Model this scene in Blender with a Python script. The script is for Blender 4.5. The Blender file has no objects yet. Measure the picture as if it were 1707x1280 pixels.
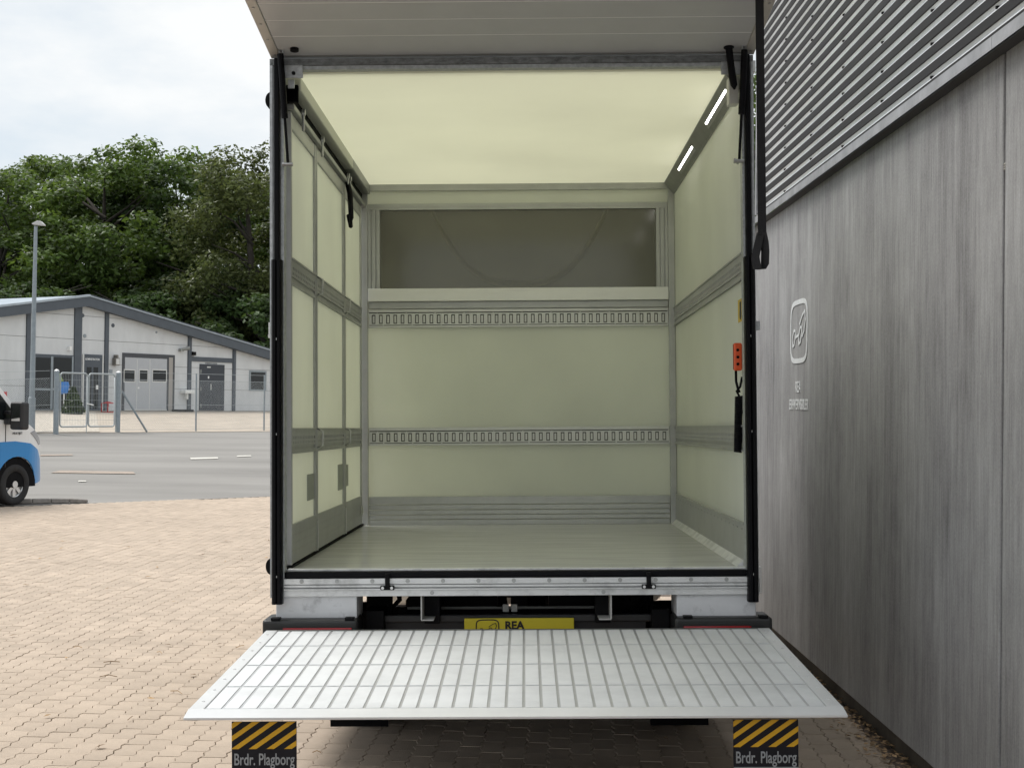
import bpy, bmesh, math, random
from mathutils import Vector, Matrix, Euler
R_ = math.radians
scn = bpy.context.scene
COL = scn.collection
random.seed(7)

# ------------------------------------------------------------------ camera, sky, sun, exposure
F = 2400.0; PITCH = .0129; ROLL = .012; CAMZ = 1.745          # focal length in photo pixels (1707 wide)
cd = bpy.data.cameras.new('camera'); cam = bpy.data.objects.new('camera', cd); COL.objects.link(cam)
cd.sensor_width = 36; cd.lens = F / 1707 * 36; cd.clip_start = .05; cd.clip_end = 3000
CR = Matrix.Rotation(math.pi/2 + PITCH, 3, 'X') @ Matrix.Rotation(ROLL, 3, 'Z')
cam.matrix_world = Matrix.Translation((0, 0, CAMZ)) @ CR.to_4x4()
scn.camera = cam
CAM = Vector((0, 0, CAMZ))
def ray(px, py): return CR @ Vector(((px-853.5)/F, -(py-640)/F, -1))
def at(px, py, Y):
    d = ray(px, py); return CAM + d * (Y/d.y)

SUN = Vector((-.42, .13, .895)).normalized()
w = bpy.data.worlds.new('World'); scn.world = w; w.use_nodes = True
N = w.node_tree.nodes; L = w.node_tree.links; N.clear()
out = N.new('ShaderNodeOutputWorld'); sky = N.new('ShaderNodeTexSky'); sky.sky_type = 'NISHITA'; sky.sun_disc = False
sky.sun_elevation = math.asin(SUN.z); sky.sun_rotation = math.atan2(SUN.x, SUN.y)
b1 = N.new('ShaderNodeBackground'); b1.inputs[1].default_value = .10; L.new(sky.outputs[0], b1.inputs[0])
tc = N.new('ShaderNodeTexCoord'); mp = N.new('ShaderNodeMapping'); mp.inputs['Scale'].default_value = (1, 1, 2.6)
L.new(tc.outputs['Generated'], mp.inputs[0])
n1 = N.new('ShaderNodeTexNoise'); n1.inputs['Scale'].default_value = 3.2; n1.inputs['Detail'].default_value = 7; n1.inputs['Roughness'].default_value = .55
L.new(mp.outputs[0], n1.inputs['Vector'])
r1 = N.new('ShaderNodeMapRange'); r1.inputs[1].default_value = .30; r1.inputs[2].default_value = .52; r1.inputs[3].default_value = .80; r1.inputs[4].default_value = .99
L.new(n1.outputs[0], r1.inputs[0])
cr = N.new('ShaderNodeValToRGB'); cr.color_ramp.elements[0].position = .32; cr.color_ramp.elements[0].color = (.69, .765, .82, 1)
cr.color_ramp.elements[1].position = .56; cr.color_ramp.elements[1].color = (.955, .97, .975, 1)
L.new(n1.outputs[0], cr.inputs[0])
b2 = N.new('ShaderNodeBackground'); b2.inputs[1].default_value = .64; L.new(cr.outputs[0], b2.inputs[0])
mx = N.new('ShaderNodeMixShader'); L.new(r1.outputs[0], mx.inputs[0]); L.new(b1.outputs[0], mx.inputs[1]); L.new(b2.outputs[0], mx.inputs[2])
L.new(mx.outputs[0], out.inputs[0])
sl = bpy.data.lights.new('sun', 'SUN'); sl.energy = 1.7; sl.angle = R_(30); sl.color = (1, .965, .92)
so = bpy.data.objects.new('sun', sl); COL.objects.link(so); so.rotation_euler = SUN.to_track_quat('Z', 'Y').to_euler()
so.location = SUN * 60
vs = scn.view_settings; vs.view_transform = 'Standard'; vs.look = 'None'; vs.gamma = 1; vs.exposure = .70; vs.use_curve_mapping = False
scn.cycles.use_adaptive_sampling = True; scn.cycles.adaptive_threshold = .02; scn.cycles.max_bounces = 9; scn.cycles.diffuse_bounces = 6; scn.cycles.transparent_max_bounces = 6; scn.cycles.caustics_reflective = False; scn.cycles.caustics_refractive = False

# ------------------------------------------------------------------ helpers
class B:
    def __init__(s): s.v = []; s.f = []; s.mi = []; s.m = 0
    def add(s, vs, fs):
        o = len(s.v); s.v += [tuple(p) for p in vs]
        for f in fs: s.f.append([i+o for i in f]); s.mi.append(s.m)
        return s
    def box(s, x0, x1, y0, y1, z0, z1):
        return s.add([(x0,y0,z0),(x1,y0,z0),(x1,y1,z0),(x0,y1,z0),(x0,y0,z1),(x1,y0,z1),(x1,y1,z1),(x0,y1,z1)],
                     [(0,3,2,1),(4,5,6,7),(0,1,5,4),(1,2,6,5),(2,3,7,6),(3,0,4,7)])
    def prism(s, poly, ax, a, b):
        # poly: 2-D outline, extruded along axis ax from a to b
        def P(u, v, t): return {'x': (t,u,v), 'y': (u,t,v), 'z': (u,v,t)}[ax]
        n = len(poly)
        area = sum(poly[i][0]*poly[(i+1) % n][1]-poly[(i+1) % n][0]*poly[i][1] for i in range(n))
        flip = (area < 0) ^ (ax == 'y') ^ (b < a)
        vs = [P(u, v, a) for u, v in poly] + [P(u, v, b) for u, v in poly]
        fs = [list(range(n))[::-1], list(range(n, 2*n))] + [(i, (i+1) % n, (i+1) % n+n, i+n) for i in range(n)]
        if flip: fs = [list(f)[::-1] for f in fs]
        return s.add(vs, fs)
    def cyl(s, p0, p1, r0, r1=None, n=10, caps=True):
        return s.tube([p0, p1], [r0, r0 if r1 is None else r1], n, caps)
    def tube(s, pts, r, n=8, caps=True):
        pts = [Vector(p) for p in pts]; k = len(pts)
        rs = r if isinstance(r, (list, tuple)) else [r]*k
        vs = []; ref = None
        for i, p in enumerate(pts):
            t = (pts[min(i+1, k-1)] - pts[max(i-1, 0)])
            t = t.normalized() if t.length > 1e-9 else Vector((0,0,1))
            if ref is None: ref = Vector((0,0,1)) if abs(t.z) < .9 else Vector((1,0,0))
            u = ref - t*ref.dot(t)
            if u.length < 1e-6: u = t.orthogonal()
            u.normalize(); ref = u; q = t.cross(u)
            for j in range(n):
                a = 2*math.pi*j/n; vs.append(p + (u*math.cos(a) + q*math.sin(a))*rs[i])
        fs = [(i*n+j, i*n+(j+1) % n, (i+1)*n+(j+1) % n, (i+1)*n+j) for i in range(k-1) for j in range(n)]
        if caps: fs += [list(range(n))[::-1], list(range((k-1)*n, k*n))]
        return s.add(vs, fs)
    def disc(s, c, axis, r, h, n=14):
        a = Vector(axis).normalized(); return s.cyl(Vector(c), Vector(c)+a*h, r, n=n)
    def xf(s, m, start=0):
        for i in range(start, len(s.v)): s.v[i] = tuple(m @ Vector(s.v[i]))
        return s
    def mesh(s, name, mats, smooth=False):
        me = bpy.data.meshes.new(name); me.from_pydata(s.v, [], s.f)
        for m in (mats if isinstance(mats, (list, tuple)) else [mats]): me.materials.append(m)
        if max(s.mi, default=0): me.polygons.foreach_set('material_index', s.mi)
        if smooth: me.polygons.foreach_set('use_smooth', [True]*len(me.polygons))
        me.update(); return me
    def build(s, name, mats, parent=None, smooth=False, bevel=0, seg=2):
        return link(name, s.mesh(name, mats, smooth), parent, bevel, seg, smooth)
def link(name, me, parent=None, bevel=0, seg=2, smooth=False):
    o = bpy.data.objects.new(name, me); COL.objects.link(o); o.parent = parent
    if bevel:
        m = o.modifiers.new('bevel', 'BEVEL'); m.width = bevel; m.segments = seg; m.limit_method = 'ANGLE'; m.angle_limit = R_(40)
    return o
def empty(name, loc, rot=(0,0,0)):
    o = bpy.data.objects.new(name, None); COL.objects.link(o); o.location = loc; o.rotation_euler = rot; o.empty_display_size = .2; return o
def tag(o, label, cat, group=None):
    o['label'] = label; o['category'] = cat
    if group: o['group'] = group
    return o
def struct(o): o['kind'] = 'structure'; return o
def stuff(o): o['kind'] = 'stuff'; return o
def text_mesh(body, size, mat, depth=.0008, font_w=1.0, bold=0.0, align='CENTER'):
    c = bpy.data.curves.new('lettering', 'FONT'); c.body = body; c.size = size; c.extrude = depth; c.offset = bold; c.align_x = align; c.resolution_u = 4
    o = bpy.data.objects.new('tmp', c); COL.objects.link(o)
    bpy.context.view_layer.update()
    me = bpy.data.meshes.new_from_object(o.evaluated_get(bpy.context.evaluated_depsgraph_get()))
    bpy.data.objects.remove(o); me.materials.clear(); me.materials.append(mat)
    for v in me.vertices: v.co.x *= font_w
    return me

def M(name, col, rough=.6, metal=0, var=0, vscale=6, stretch=(1,1,1), bump=0, bscale=80, spec=.5, rnd=0, col2=None, coat=0, detail=5, rvar=0, bstretch=None):
    m = bpy.data.materials.new(name); m.use_nodes = True
    nt = m.node_tree; n = nt.nodes; l = nt.links; p = n['Principled BSDF']
    p.inputs['Base Color'].default_value = (*col, 1); p.inputs['Roughness'].default_value = rough; p.inputs['Metallic'].default_value = metal
    p.inputs['Specular IOR Level'].default_value = spec
    if coat: p.inputs['Coat Weight'].default_value = coat; p.inputs['Coat Roughness'].default_value = .06
    tc = n.new('ShaderNodeTexCoord'); co = tc.outputs['Object']
    mp = n.new('ShaderNodeMapping'); mp.inputs['Scale'].default_value = stretch; l.new(co, mp.inputs[0])
    last = None
    if var or col2:
        t = n.new('ShaderNodeTexNoise'); t.inputs['Scale'].default_value = vscale; t.inputs['Detail'].default_value = detail; t.inputs['Roughness'].default_value = .62
        l.new(mp.outputs[0], t.inputs['Vector'])
        r = n.new('ShaderNodeValToRGB'); r.color_ramp.elements[0].position = .3; r.color_ramp.elements[1].position = .7
        c2 = col2 or tuple(min(1, c*(1+var)) for c in col); c1 = col if col2 else tuple(c*(1-var) for c in col)
        r.color_ramp.elements[0].color = (*c1, 1); r.color_ramp.elements[1].color = (*c2, 1)
        l.new(t.outputs[0], r.inputs[0]); last = r.outputs[0]
        if rvar:
            mr = n.new('ShaderNodeMapRange'); mr.inputs[1].default_value = .3; mr.inputs[2].default_value = .7
            mr.inputs[3].default_value = max(.02, rough-rvar); mr.inputs[4].default_value = rough+rvar
            l.new(t.outputs[0], mr.inputs[0]); l.new(mr.outputs[0], p.inputs['Roughness'])
    if rnd:
        g = n.new('ShaderNodeNewGeometry'); oi = n.new('ShaderNodeObjectInfo')
        a = n.new('ShaderNodeMath'); a.operation = 'ADD'; l.new(g.outputs['Random Per Island'], a.inputs[0]); l.new(oi.outputs['Random'], a.inputs[1])
        fr = n.new('ShaderNodeMath'); fr.operation = 'FRACT'; l.new(a.outputs[0], fr.inputs[0])
        mr = n.new('ShaderNodeMapRange'); mr.inputs[3].default_value = 1-rnd; mr.inputs[4].default_value = 1+rnd; l.new(fr.outputs[0], mr.inputs[0])
        hs = n.new('ShaderNodeHueSaturation')
        if last: l.new(last, hs.inputs['Color'])
        else: hs.inputs['Color'].default_value = (*col, 1)
        l.new(mr.outputs[0], hs.inputs['Value']); last = hs.outputs[0]
    if last: l.new(last, p.inputs['Base Color'])
    if bump:
        t2 = n.new('ShaderNodeTexNoise'); t2.inputs['Scale'].default_value = bscale; t2.inputs['Detail'].default_value = 4
        if bstretch:
            mp2 = n.new('ShaderNodeMapping'); mp2.inputs['Scale'].default_value = bstretch; l.new(co, mp2.inputs[0]); l.new(mp2.outputs[0], t2.inputs['Vector'])
        else: l.new(mp.outputs[0], t2.inputs['Vector'])
        bn = n.new('ShaderNodeBump'); bn.inputs['Strength'].default_value = bump; bn.inputs['Distance'].default_value = .01
        l.new(t2.outputs[0], bn.inputs['Height']); l.new(bn.outputs[0], p.inputs['Normal'])
    m['p'] = 1
    return m
def emit(name, col, s):
    m = bpy.data.materials.new(name); m.use_nodes = True; p = m.node_tree.nodes['Principled BSDF']
    p.inputs['Base Color'].default_value = (*col, 1); p.inputs['Emission Color'].default_value = (*col, 1); p.inputs['Emission Strength'].default_value = s; return m
def translucent(name, col, tcol, fac, rough=.4, var=.06, vscale=2.5, stretch=(1,1,1), rnd=0, gloss=.06):
    # diffuse + light coming through, with a little gloss: fibreglass, leaves
    m = bpy.data.materials.new(name); m.use_nodes = True; nt = m.node_tree; n = nt.nodes; l = nt.links; n.clear()
    o = n.new('ShaderNodeOutputMaterial'); d = n.new('ShaderNodeBsdfDiffuse'); t = n.new('ShaderNodeBsdfTranslucent'); g = n.new('ShaderNodeBsdfGlossy')
    g.inputs['Roughness'].default_value = rough; g.inputs['Color'].default_value = (.8,.8,.8,1)
    tc = n.new('ShaderNodeTexCoord'); mp = n.new('ShaderNodeMapping'); mp.inputs['Scale'].default_value = stretch; l.new(tc.outputs['Object'], mp.inputs[0])
    ns = n.new('ShaderNodeTexNoise'); ns.inputs['Scale'].default_value = vscale; ns.inputs['Detail'].default_value = 5; l.new(mp.outputs[0], ns.inputs['Vector'])
    mr = n.new('ShaderNodeMapRange'); mr.inputs[1].default_value = .3; mr.inputs[2].default_value = .7; mr.inputs[3].default_value = 1-var; mr.inputs[4].default_value = 1+var; l.new(ns.outputs[0], mr.inputs[0])
    val = mr.outputs[0]
    if rnd:
        ge = n.new('ShaderNodeNewGeometry'); m2 = n.new('ShaderNodeMapRange'); m2.inputs[3].default_value = 1-rnd; m2.inputs[4].default_value = 1+rnd
        l.new(ge.outputs['Random Per Island'], m2.inputs[0]); mu = n.new('ShaderNodeMath'); mu.operation = 'MULTIPLY'
        l.new(val, mu.inputs[0]); l.new(m2.outputs[0], mu.inputs[1]); val = mu.outputs[0]
    for node, c in ((d, col), (t, tcol)):
        h = n.new('ShaderNodeHueSaturation'); h.inputs['Color'].default_value = (*c, 1); l.new(val, h.inputs['Value']); l.new(h.outputs[0], node.inputs['Color'])
    a = n.new('ShaderNodeMixShader'); a.inputs[0].default_value = fac; l.new(d.outputs[0], a.inputs[1]); l.new(t.outputs[0], a.inputs[2])
    b = n.new('ShaderNodeMixShader'); b.inputs[0].default_value = gloss; l.new(a.outputs[0], b.inputs[1]); l.new(g.outputs[0], b.inputs[2])
    if gloss:
        fz = n.new('ShaderNodeLayerWeight'); fz.inputs[0].default_value = .25
        m3 = n.new('ShaderNodeMapRange'); m3.inputs[3].default_value = gloss*.5; m3.inputs[4].default_value = min(1, gloss*4); l.new(fz.outputs['Fresnel'], m3.inputs[0]); l.new(m3.outputs[0], b.inputs[0])
    l.new(b.outputs[0], o.inputs[0]); return m

# ------------------------------------------------------------------ materials
brick_m = M('paver concrete', (.49,.403,.322), .88, var=.13, vscale=5, bump=.4, bscale=150, rnd=.055, spec=.25)
def weathered(m, sc, lo, hi, p0=.35, p1=.7):
    # broad stains in world space, multiplied over the base colour
    n = m.node_tree.nodes; l = m.node_tree.links; p = n['Principled BSDF']; src = p.inputs['Base Color'].links[0].from_socket
    g = n.new('ShaderNodeNewGeometry'); t = n.new('ShaderNodeTexNoise'); t.inputs['Scale'].default_value = sc; t.inputs['Detail'].default_value = 6; t.inputs['Roughness'].default_value = .65; l.new(g.outputs['Position'], t.inputs['Vector'])
    mr = n.new('ShaderNodeMapRange'); mr.inputs[1].default_value = p0; mr.inputs[2].default_value = p1; mr.inputs[3].default_value = lo; mr.inputs[4].default_value = hi; l.new(t.outputs[0], mr.inputs[0])
    h = n.new('ShaderNodeHueSaturation'); l.new(src, h.inputs['Color']); l.new(mr.outputs[0], h.inputs['Value']); l.new(h.outputs[0], p.inputs['Base Color']); return m
weathered(brick_m, .8, .92, 1.05)
sand_m = M('joint sand', (.13,.10,.08), .95, var=.35, vscale=14, bump=.3)
asphalt_m = M('worn asphalt', (.27,.26,.245), .9, var=.16, vscale=.55, stretch=(.25,1,1), bump=.3, bscale=60, spec=.25)
earth_m = M('ground grass soil', (.09,.10,.05), .95, var=.4, vscale=.5)
gravel_m = M('pale gravel', (.30,.27,.22), .9, col2=(.66,.60,.52), vscale=11, bump=.8, bscale=9, detail=3)
yard_m = M('yard paving', (.46,.40,.33), .9, var=.16, vscale=1.1, bump=.3, bscale=20)
kerb_m = M('kerb stone', (.27,.25,.23), .9, var=.25, vscale=8, bump=.3)
paint_m = M('worn road paint', (.62,.60,.55), .8, var=.2, vscale=6)
rust_m = M('worn streak', (.36,.30,.25), .9, var=.2, vscale=5)

alu = M('brushed aluminium', (.62,.63,.62), .38, .75, var=.08, vscale=20, stretch=(1,1,6), bump=.04, bscale=200)
alu_in = M('anodised aluminium', (.44,.45,.44), .42, .45, var=.07, vscale=8, bump=.03, bscale=120)
alu_rl = M('aluminium lashing rail', (.62,.63,.61), .42, .35, var=.06, vscale=8, bump=.03, bscale=120)
alu_dk = M('aluminium profile dark', (.30,.31,.30), .42, .6, var=.1, vscale=10)
alu_w = weathered(M('dusty aluminium sill', (.74,.75,.75), .5, .3, var=.08, vscale=9, stretch=(1,1,3), bump=.08, bscale=60), 8, .72, 1.03, .32, .5)
galv = M('galvanised steel', (.47,.49,.50), .5, .6, var=.22, vscale=45, bump=.06, bscale=70)
dirty_w = weathered(M('dirty white painted steel', (.74,.75,.77), .5, 0, var=.06, vscale=7, bump=.06, bscale=30), 9, .62, 1.02, .30, .46)
white_p = M('white body paint', (.80,.81,.80), .35, 0, var=.03, vscale=3, coat=.3)
rubber = M('black rubber', (.005,.005,.0065), .5, var=.3, vscale=12, spec=.12)
rubber_d = M('matt black rubber', (.008,.008,.009), .8, spec=.1, var=.3, vscale=10)
blackm = M('black painted steel', (.006,.006,.007), .55, var=.3, vscale=10, spec=.12)
bolt_m = M('zinc bolt', (.42,.43,.43), .35, .9)
tyre_m = M('tyre rubber', (.022,.022,.023), .85, var=.25, vscale=20, bump=.2, bscale=50)
grp_wall = translucent('fibreglass wall panel', (.915,.945,.885), (.95,.965,.83), .44, .3, .035, 2.2, (1,1,.7), gloss=.05)
grp_roof = translucent('fibreglass roof panel', (.875,.878,.785), (.945,.938,.80), .60, .35, .03, 1.2, gloss=.03)
grp_floor = translucent('fibreglass floor coating', (.90,.915,.875), (.5,.5,.3), .05, .14, .14, 3.2, (.5, 7, 1), gloss=.24)
door_in = M('rear door grey lamella', (.55,.56,.565), .45, .15, var=.04, vscale=4, bump=.02, bscale=60)
groove_m = M('pale joint strip', (.86,.87,.86), .5)
fair_m = translucent('fairing fibreglass', (.13,.13,.11), (.40,.39,.32), .35, .4, .25, 1.5, gloss=.04)
ridge_m = translucent('fairing ridge', (.92,.91,.84), (.8,.8,.7), .08, .4, .1, 2, gloss=.04)
deck_m = M('tail lift deck groove', (.60,.61,.62), .36, .4, var=.06, vscale=6)
pad_m = M('tail lift tread', (.83,.855,.87), .45, .15, var=.05, vscale=5, bump=.35, bscale=26, bstretch=(.3, 14, 1))
pad_m = weathered(pad_m, 3.5, .92, 1.03, .32, .55)
frame_w = M('tail lift edge aluminium', (.74,.755,.76), .36, .15, var=.05, vscale=5)
yellow_p = M('yellow plate', (.72,.62,.03), .4, var=.05, vscale=6)
flag_b = M('flag black vinyl', (.012,.012,.016), .5, spec=.2, var=.2, vscale=9)
flag_y = M('flag amber reflective', (.64,.36,.015), .38, var=.06, vscale=10)
flag_g = M('flag grey reflective', (.30,.32,.34), .4, var=.08, vscale=12)
red_l = M('red lamp lens', (.35,.008,.012), .15, coat=.6)
orange_p = M('orange plastic', (.78,.10,.02), .4, var=.05, vscale=9)
sticker_y = M('yellow sticker', (.66,.47,.05), .5, var=.08, vscale=30)
sticker_g = M('grey reinforcement plate', (.34,.36,.33), .5, .3, var=.06, vscale=8)
led_m = emit('lit led strip', (1,.97,.92), 9)
white_l = M('white lettering', (.80,.82,.83), .5, var=.12, vscale=25)
black_l = M('black lettering', (.01,.01,.01), .5)
web_m = M('black webbing', (.012,.012,.014), .75, bump=.3, bscale=220)

def concrete():
    m = M('board marked concrete', (.3,.3,.3), .82, spec=.3); nt = m.node_tree; n = nt.nodes; l = nt.links; p = n['Principled BSDF']
    tc = n.new('ShaderNodeTexCoord')
    def noise(sc, st, det=6, ro=.6):
        mp = n.new('ShaderNodeMapping'); mp.inputs['Scale'].default_value = st; l.new(tc.outputs['Object'], mp.inputs[0])
        t = n.new('ShaderNodeTexNoise'); t.inputs['Scale'].default_value = sc; t.inputs['Detail'].default_value = det; t.inputs['Roughness'].default_value = ro
        l.new(mp.outputs[0], t.inputs['Vector']); return t.outputs[0]
    a = noise(3.6, (1, 1, .09), 10, .74); b = noise(1.1, (1, 1, .6), 5, .6); c = noise(40, (1, 1, .09), 5, .7); e = noise(110, (1,1,.7), 3, .7)
    def mul(x, k): q = n.new('ShaderNodeMath'); q.operation = 'MULTIPLY'; q.inputs[1].default_value = k; l.new(x, q.inputs[0]); return q.outputs[0]
    def add(x, y): q = n.new('ShaderNodeMath'); q.operation = 'ADD'; l.new(x, q.inputs[0]); l.new(y, q.inputs[1]); return q.outputs[0]
    d2 = noise(75, (1, 1, .035), 3, .6); g2 = noise(14, (1, 1, .05), 6, .75)
    s = add(add(add(mul(a, .26), mul(b, .15)), add(mul(c, .13), mul(e, .13))), add(mul(d2, .10), add(mul(g2, .12), mul(noise(9, (1,1,.7), 8, .75), .11))))
    r = n.new('ShaderNodeValToRGB'); el = r.color_ramp.elements
    el[0].position = .39; el[0].color = (.125,.124,.13, 1); el[1].position = .605; el[1].color = (.53,.535,.54, 1)
    k = el.new(.465); k.color = (.275,.272,.275, 1); k = el.new(.53); k.color = (.385,.384,.386, 1)
    l.new(s, r.inputs[0])
    # pock marks
    v = n.new('ShaderNodeTexVoronoi'); v.inputs['Scale'].default_value = 26; mp = n.new('ShaderNodeMapping'); mp.inputs['Scale'].default_value = (1,1,.5); l.new(tc.outputs['Object'], mp.inputs[0]); l.new(mp.outputs[0], v.inputs['Vector'])
    mr = n.new('ShaderNodeMapRange'); mr.inputs[1].default_value = .03; mr.inputs[2].default_value = .09; l.new(v.outputs['Distance'], mr.inputs[0])
    big = noise(2.2, (1,1,.5), 3); mb = n.new('ShaderNodeMapRange'); mb.inputs[1].default_value = .5; mb.inputs[2].default_value = .66; l.new(big, mb.inputs[0])
    inv = n.new('ShaderNodeMath'); inv.operation = 'SUBTRACT'; inv.inputs[0].default_value = 1; l.new(mr.outputs[0], inv.inputs[1])
    pk = n.new('ShaderNodeMath'); pk.operation = 'MULTIPLY'; l.new(inv.outputs[0], pk.inputs[0]); l.new(mb.outputs[0], pk.inputs[1])
    mix = n.new('ShaderNodeMix'); mix.data_type = 'RGBA'; l.new(mul(pk.outputs[0], .85), mix.inputs[0]); l.new(r.outputs[0], mix.inputs[6]); mix.inputs[7].default_value = (.07,.065,.065,1)
    l.new(mix.outputs[2], p.inputs['Base Color'])
    bn = n.new('ShaderNodeBump'); bn.inputs['Strength'].default_value = .35; bn.inputs['Distance'].default_value = .006; l.new(add(mul(c, .7), mul(e, .5)), bn.inputs['Height']); l.new(bn.outputs[0], p.inputs['Normal'])
    return m
conc_m = concrete()
plinth_m = M('plinth concrete', (.12,.105,.085), .9, var=.35, vscale=5, stretch=(1,1,.5), bump=.3, bscale=60)
clad_m = M('anthracite cladding', (.028,.0265,.027), .62, 0, var=.18, vscale=3, stretch=(1,.3,3), spec=.2)
sheen_m = M('painted sky sheen', (.84,.86,.88), .38, .15, var=.08, vscale=5, stretch=(1,.5,4))  # bright tone carries the sky sheen of the cladding slopes
flash_m = M('galvanised flashing', (.40,.40,.41), .42, .55, var=.2, vscale=7, bump=.05, bscale=30)
joint_m = M('joint sealant', (.045,.038,.036), .8, var=.4, vscale=9)

wallp_m = M('grey wall element', (.62,.64,.655), .85, var=.07, vscale=1.6, stretch=(1,1,.4), bump=.1, bscale=30)
slate_m = M('slate blue trim', (.075,.09,.11), .55, var=.1, vscale=3)
roof_m = M('roof sheet', (.42,.48,.54), .45, .2, var=.08, vscale=2)
gdoor_m = M('garage door steel', (.44,.46,.49), .5, var=.04, vscale=3)
gtrim_m = M('pale frame', (.62,.63,.62), .5)
glass_m = M('dark window glass', (.010,.013,.014), .05, spec=.3)
steel_m = M('painted post steel', (.27,.31,.34), .5, .2, var=.1, vscale=9)
wire_m = M('galvanised wire', (.42,.45,.46), .5, .4)
leaf1 = translucent('leaf mid green', (.078,.125,.030), (.17,.25,.04), .34, .5, .25, .35, rnd=.45, gloss=.02)
leaf2 = translucent('leaf dark green', (.050,.086,.026), (.11,.17,.035), .32, .6, .25, .35, rnd=.45, gloss=.015)
leaf3 = translucent('leaf olive birch', (.088,.108,.038), (.15,.18,.05), .32, .4, .2, .35, rnd=.4, gloss=.02)
bush_m = translucent('bush needle', (.045,.075,.022), (.05,.09,.02), .15, .4, .2, 4, rnd=.4, gloss=.03)
bark_m = M('bark', (.04,.034,.028), .95, var=.35, vscale=4, bump=.4, bscale=12)

# ------------------------------------------------------------------ terrain
FA = Vector((-14.456, 45.70)); FB = Vector((-8.886, 53.0))                   # fence line
FD = (Vector((-8.0, 51.9)) - FA); FD.normalize()
FN = Vector((-FD.y, FD.x))
GA = R_(58.9); GE = Vector((math.cos(GA), math.sin(GA))); GN = Vector((-GE.y, GE.x)); GP = Vector((-20.604, 61.219)); GZ = 1.155  # gable facade line
EA = Vector((-7.162, 23.862)); EB = Vector((-4.327, 26.234)); ED = (EB-EA).normalized(); EN = Vector((-ED.y, ED.x))              # edge of the paved yard
# the paving edge runs nearly square to the view farther right
def zg(x, y):
    p = Vector((x, y)); df = (p-FA).dot(FN); dg = -(p-GP).dot(GN)
    if df <= 0:
        t = (y-26)/(48.5-26); return .6*min(1.02, max(0, t)) if y < 49 else .6
    if y < 40: return 0
    if x > 25: return .6
    dg = max(0, dg); t = df/(df+dg+1e-6)
    return .6 + (GZ-.6)*min(1, max(0, t))
def gpos(px, py):
    d = ray(px, py); t = 4.0
    while t < 300:
        p = CAM + d*t
        if p.z <= zg(p.x, p.y): return p
        t += .02
    return CAM + d*300
def sheet(name, x0, x1, y0, y1, nx, ny, dz, mat, parent=None, clip=None):
    vs = []; fs = []
    for j in range(ny+1):
        for i in range(nx+1):
            x = x0+(x1-x0)*i/nx; y = y0+(y1-y0)*j/ny; vs.append((x, y, zg(x, y)+dz))
    for j in range(ny):
        for i in range(nx):
            a = j*(nx+1)+i; fs.append((a, a+1, a+nx+2, a+nx+1))
    b = B(); b.add(vs, fs); return b.build(name, mat, parent)
struct(sheet('ground', -900, 900, -300, 1500, 90, 90, -.75, earth_m))
# asphalt: strips that follow the paving edge in front and the fence line behind
def ruled(name, rows, mat, dz=0, parent=None):
    b = B(); n = len(rows[0]); vs = [(p[0], p[1], zg(p[0], p[1])+dz) for r in rows for p in r]
    fs = [(j*n+i, j*n+i+1, (j+1)*n+i+1, (j+1)*n+i) for j in range(len(rows)-1) for i in range(n-1)]
    b.add(vs, fs); return b.build(name, mat, parent, smooth=True)
def edge_near(x): return EA.y + (x-EA.x)*(ED.y/ED.x) if x < -4.3 and x > -9 else (26.23+(x+4.3)*.10 if x >= -4.3 else 22.3+(x+9)*.1)
def edge_fence(x): return FA.y + (x-FA.x)*FD.y/FD.x if x > -40 else FA.y + (-40-FA.x)*FD.y/FD.x
xs = [-60, -50, -40, -30, -24, -20, -17, -15, -13, -11, -9, -8, -7, -6, -5, -4.3, -3, 0, 4, 8, 14, 20, 30]
rows = []
for k in range(16):
    t = k/15; rows.append([(x, edge_near(x)-.05+(max(edge_fence(x), edge_near(x)+4)-edge_near(x)+.4)*t) for x in xs])
asph = struct(ruled('asphalt_road', rows, asphalt_m, -.012))
rows = []
for k in range(12):
    t = k/11; rows.append([])
    for u in [-26,-20,-14,-8,-4,0,4,8,12,16,20,24,30,40]:
        a = FA+FD*(u*1.0) + FN*.25; g = GP + GE*u
        q = a+(g-a)*t; rows[-1].append((q.x, q.y))
yard = struct(ruled('yard', rows, yard_m, -.004))
rows = []
for k in range(8):
    t = k/7*.92; rows.append([])
    for u in [-26,-20,-14,-8,-4,0,2.6]:
        a = FA+FD*(u-.9) + FN*.35; g = GP + GE*(u+ (1.2 if u > -2 else 0))
        q = a+(g-a)*t; rows[-1].append((q.x, q.y))
struct(ruled('gravel_bed', rows, gravel_m, .012))
def patch(name, pts, mat, dz):
    b = B(); vs = []
    for px, py in pts:
        p = gpos(px, py); vs.append((p.x, p.y, zg(p.x, p.y)+dz))
    b.add(vs, [list(range(len(vs)))]); return b.build(name, mat, asph)
for q in ([(318,765.5),(364,764.5),(363,762),(317,763)], [(394,761.5),(419,760.5),(418,758.8),(396,759.4)], [(130,803),(144,802.5),(143,801),(131,801)]):
    patch('road_marking', q, paint_m, .003)
for q in ([(84,788),(226,790),(222,786),(100,784)], [(60,760),(122,759),(120,757),(70,757.5)]):
    patch('worn_streak', q, rust_m, .002)

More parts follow.
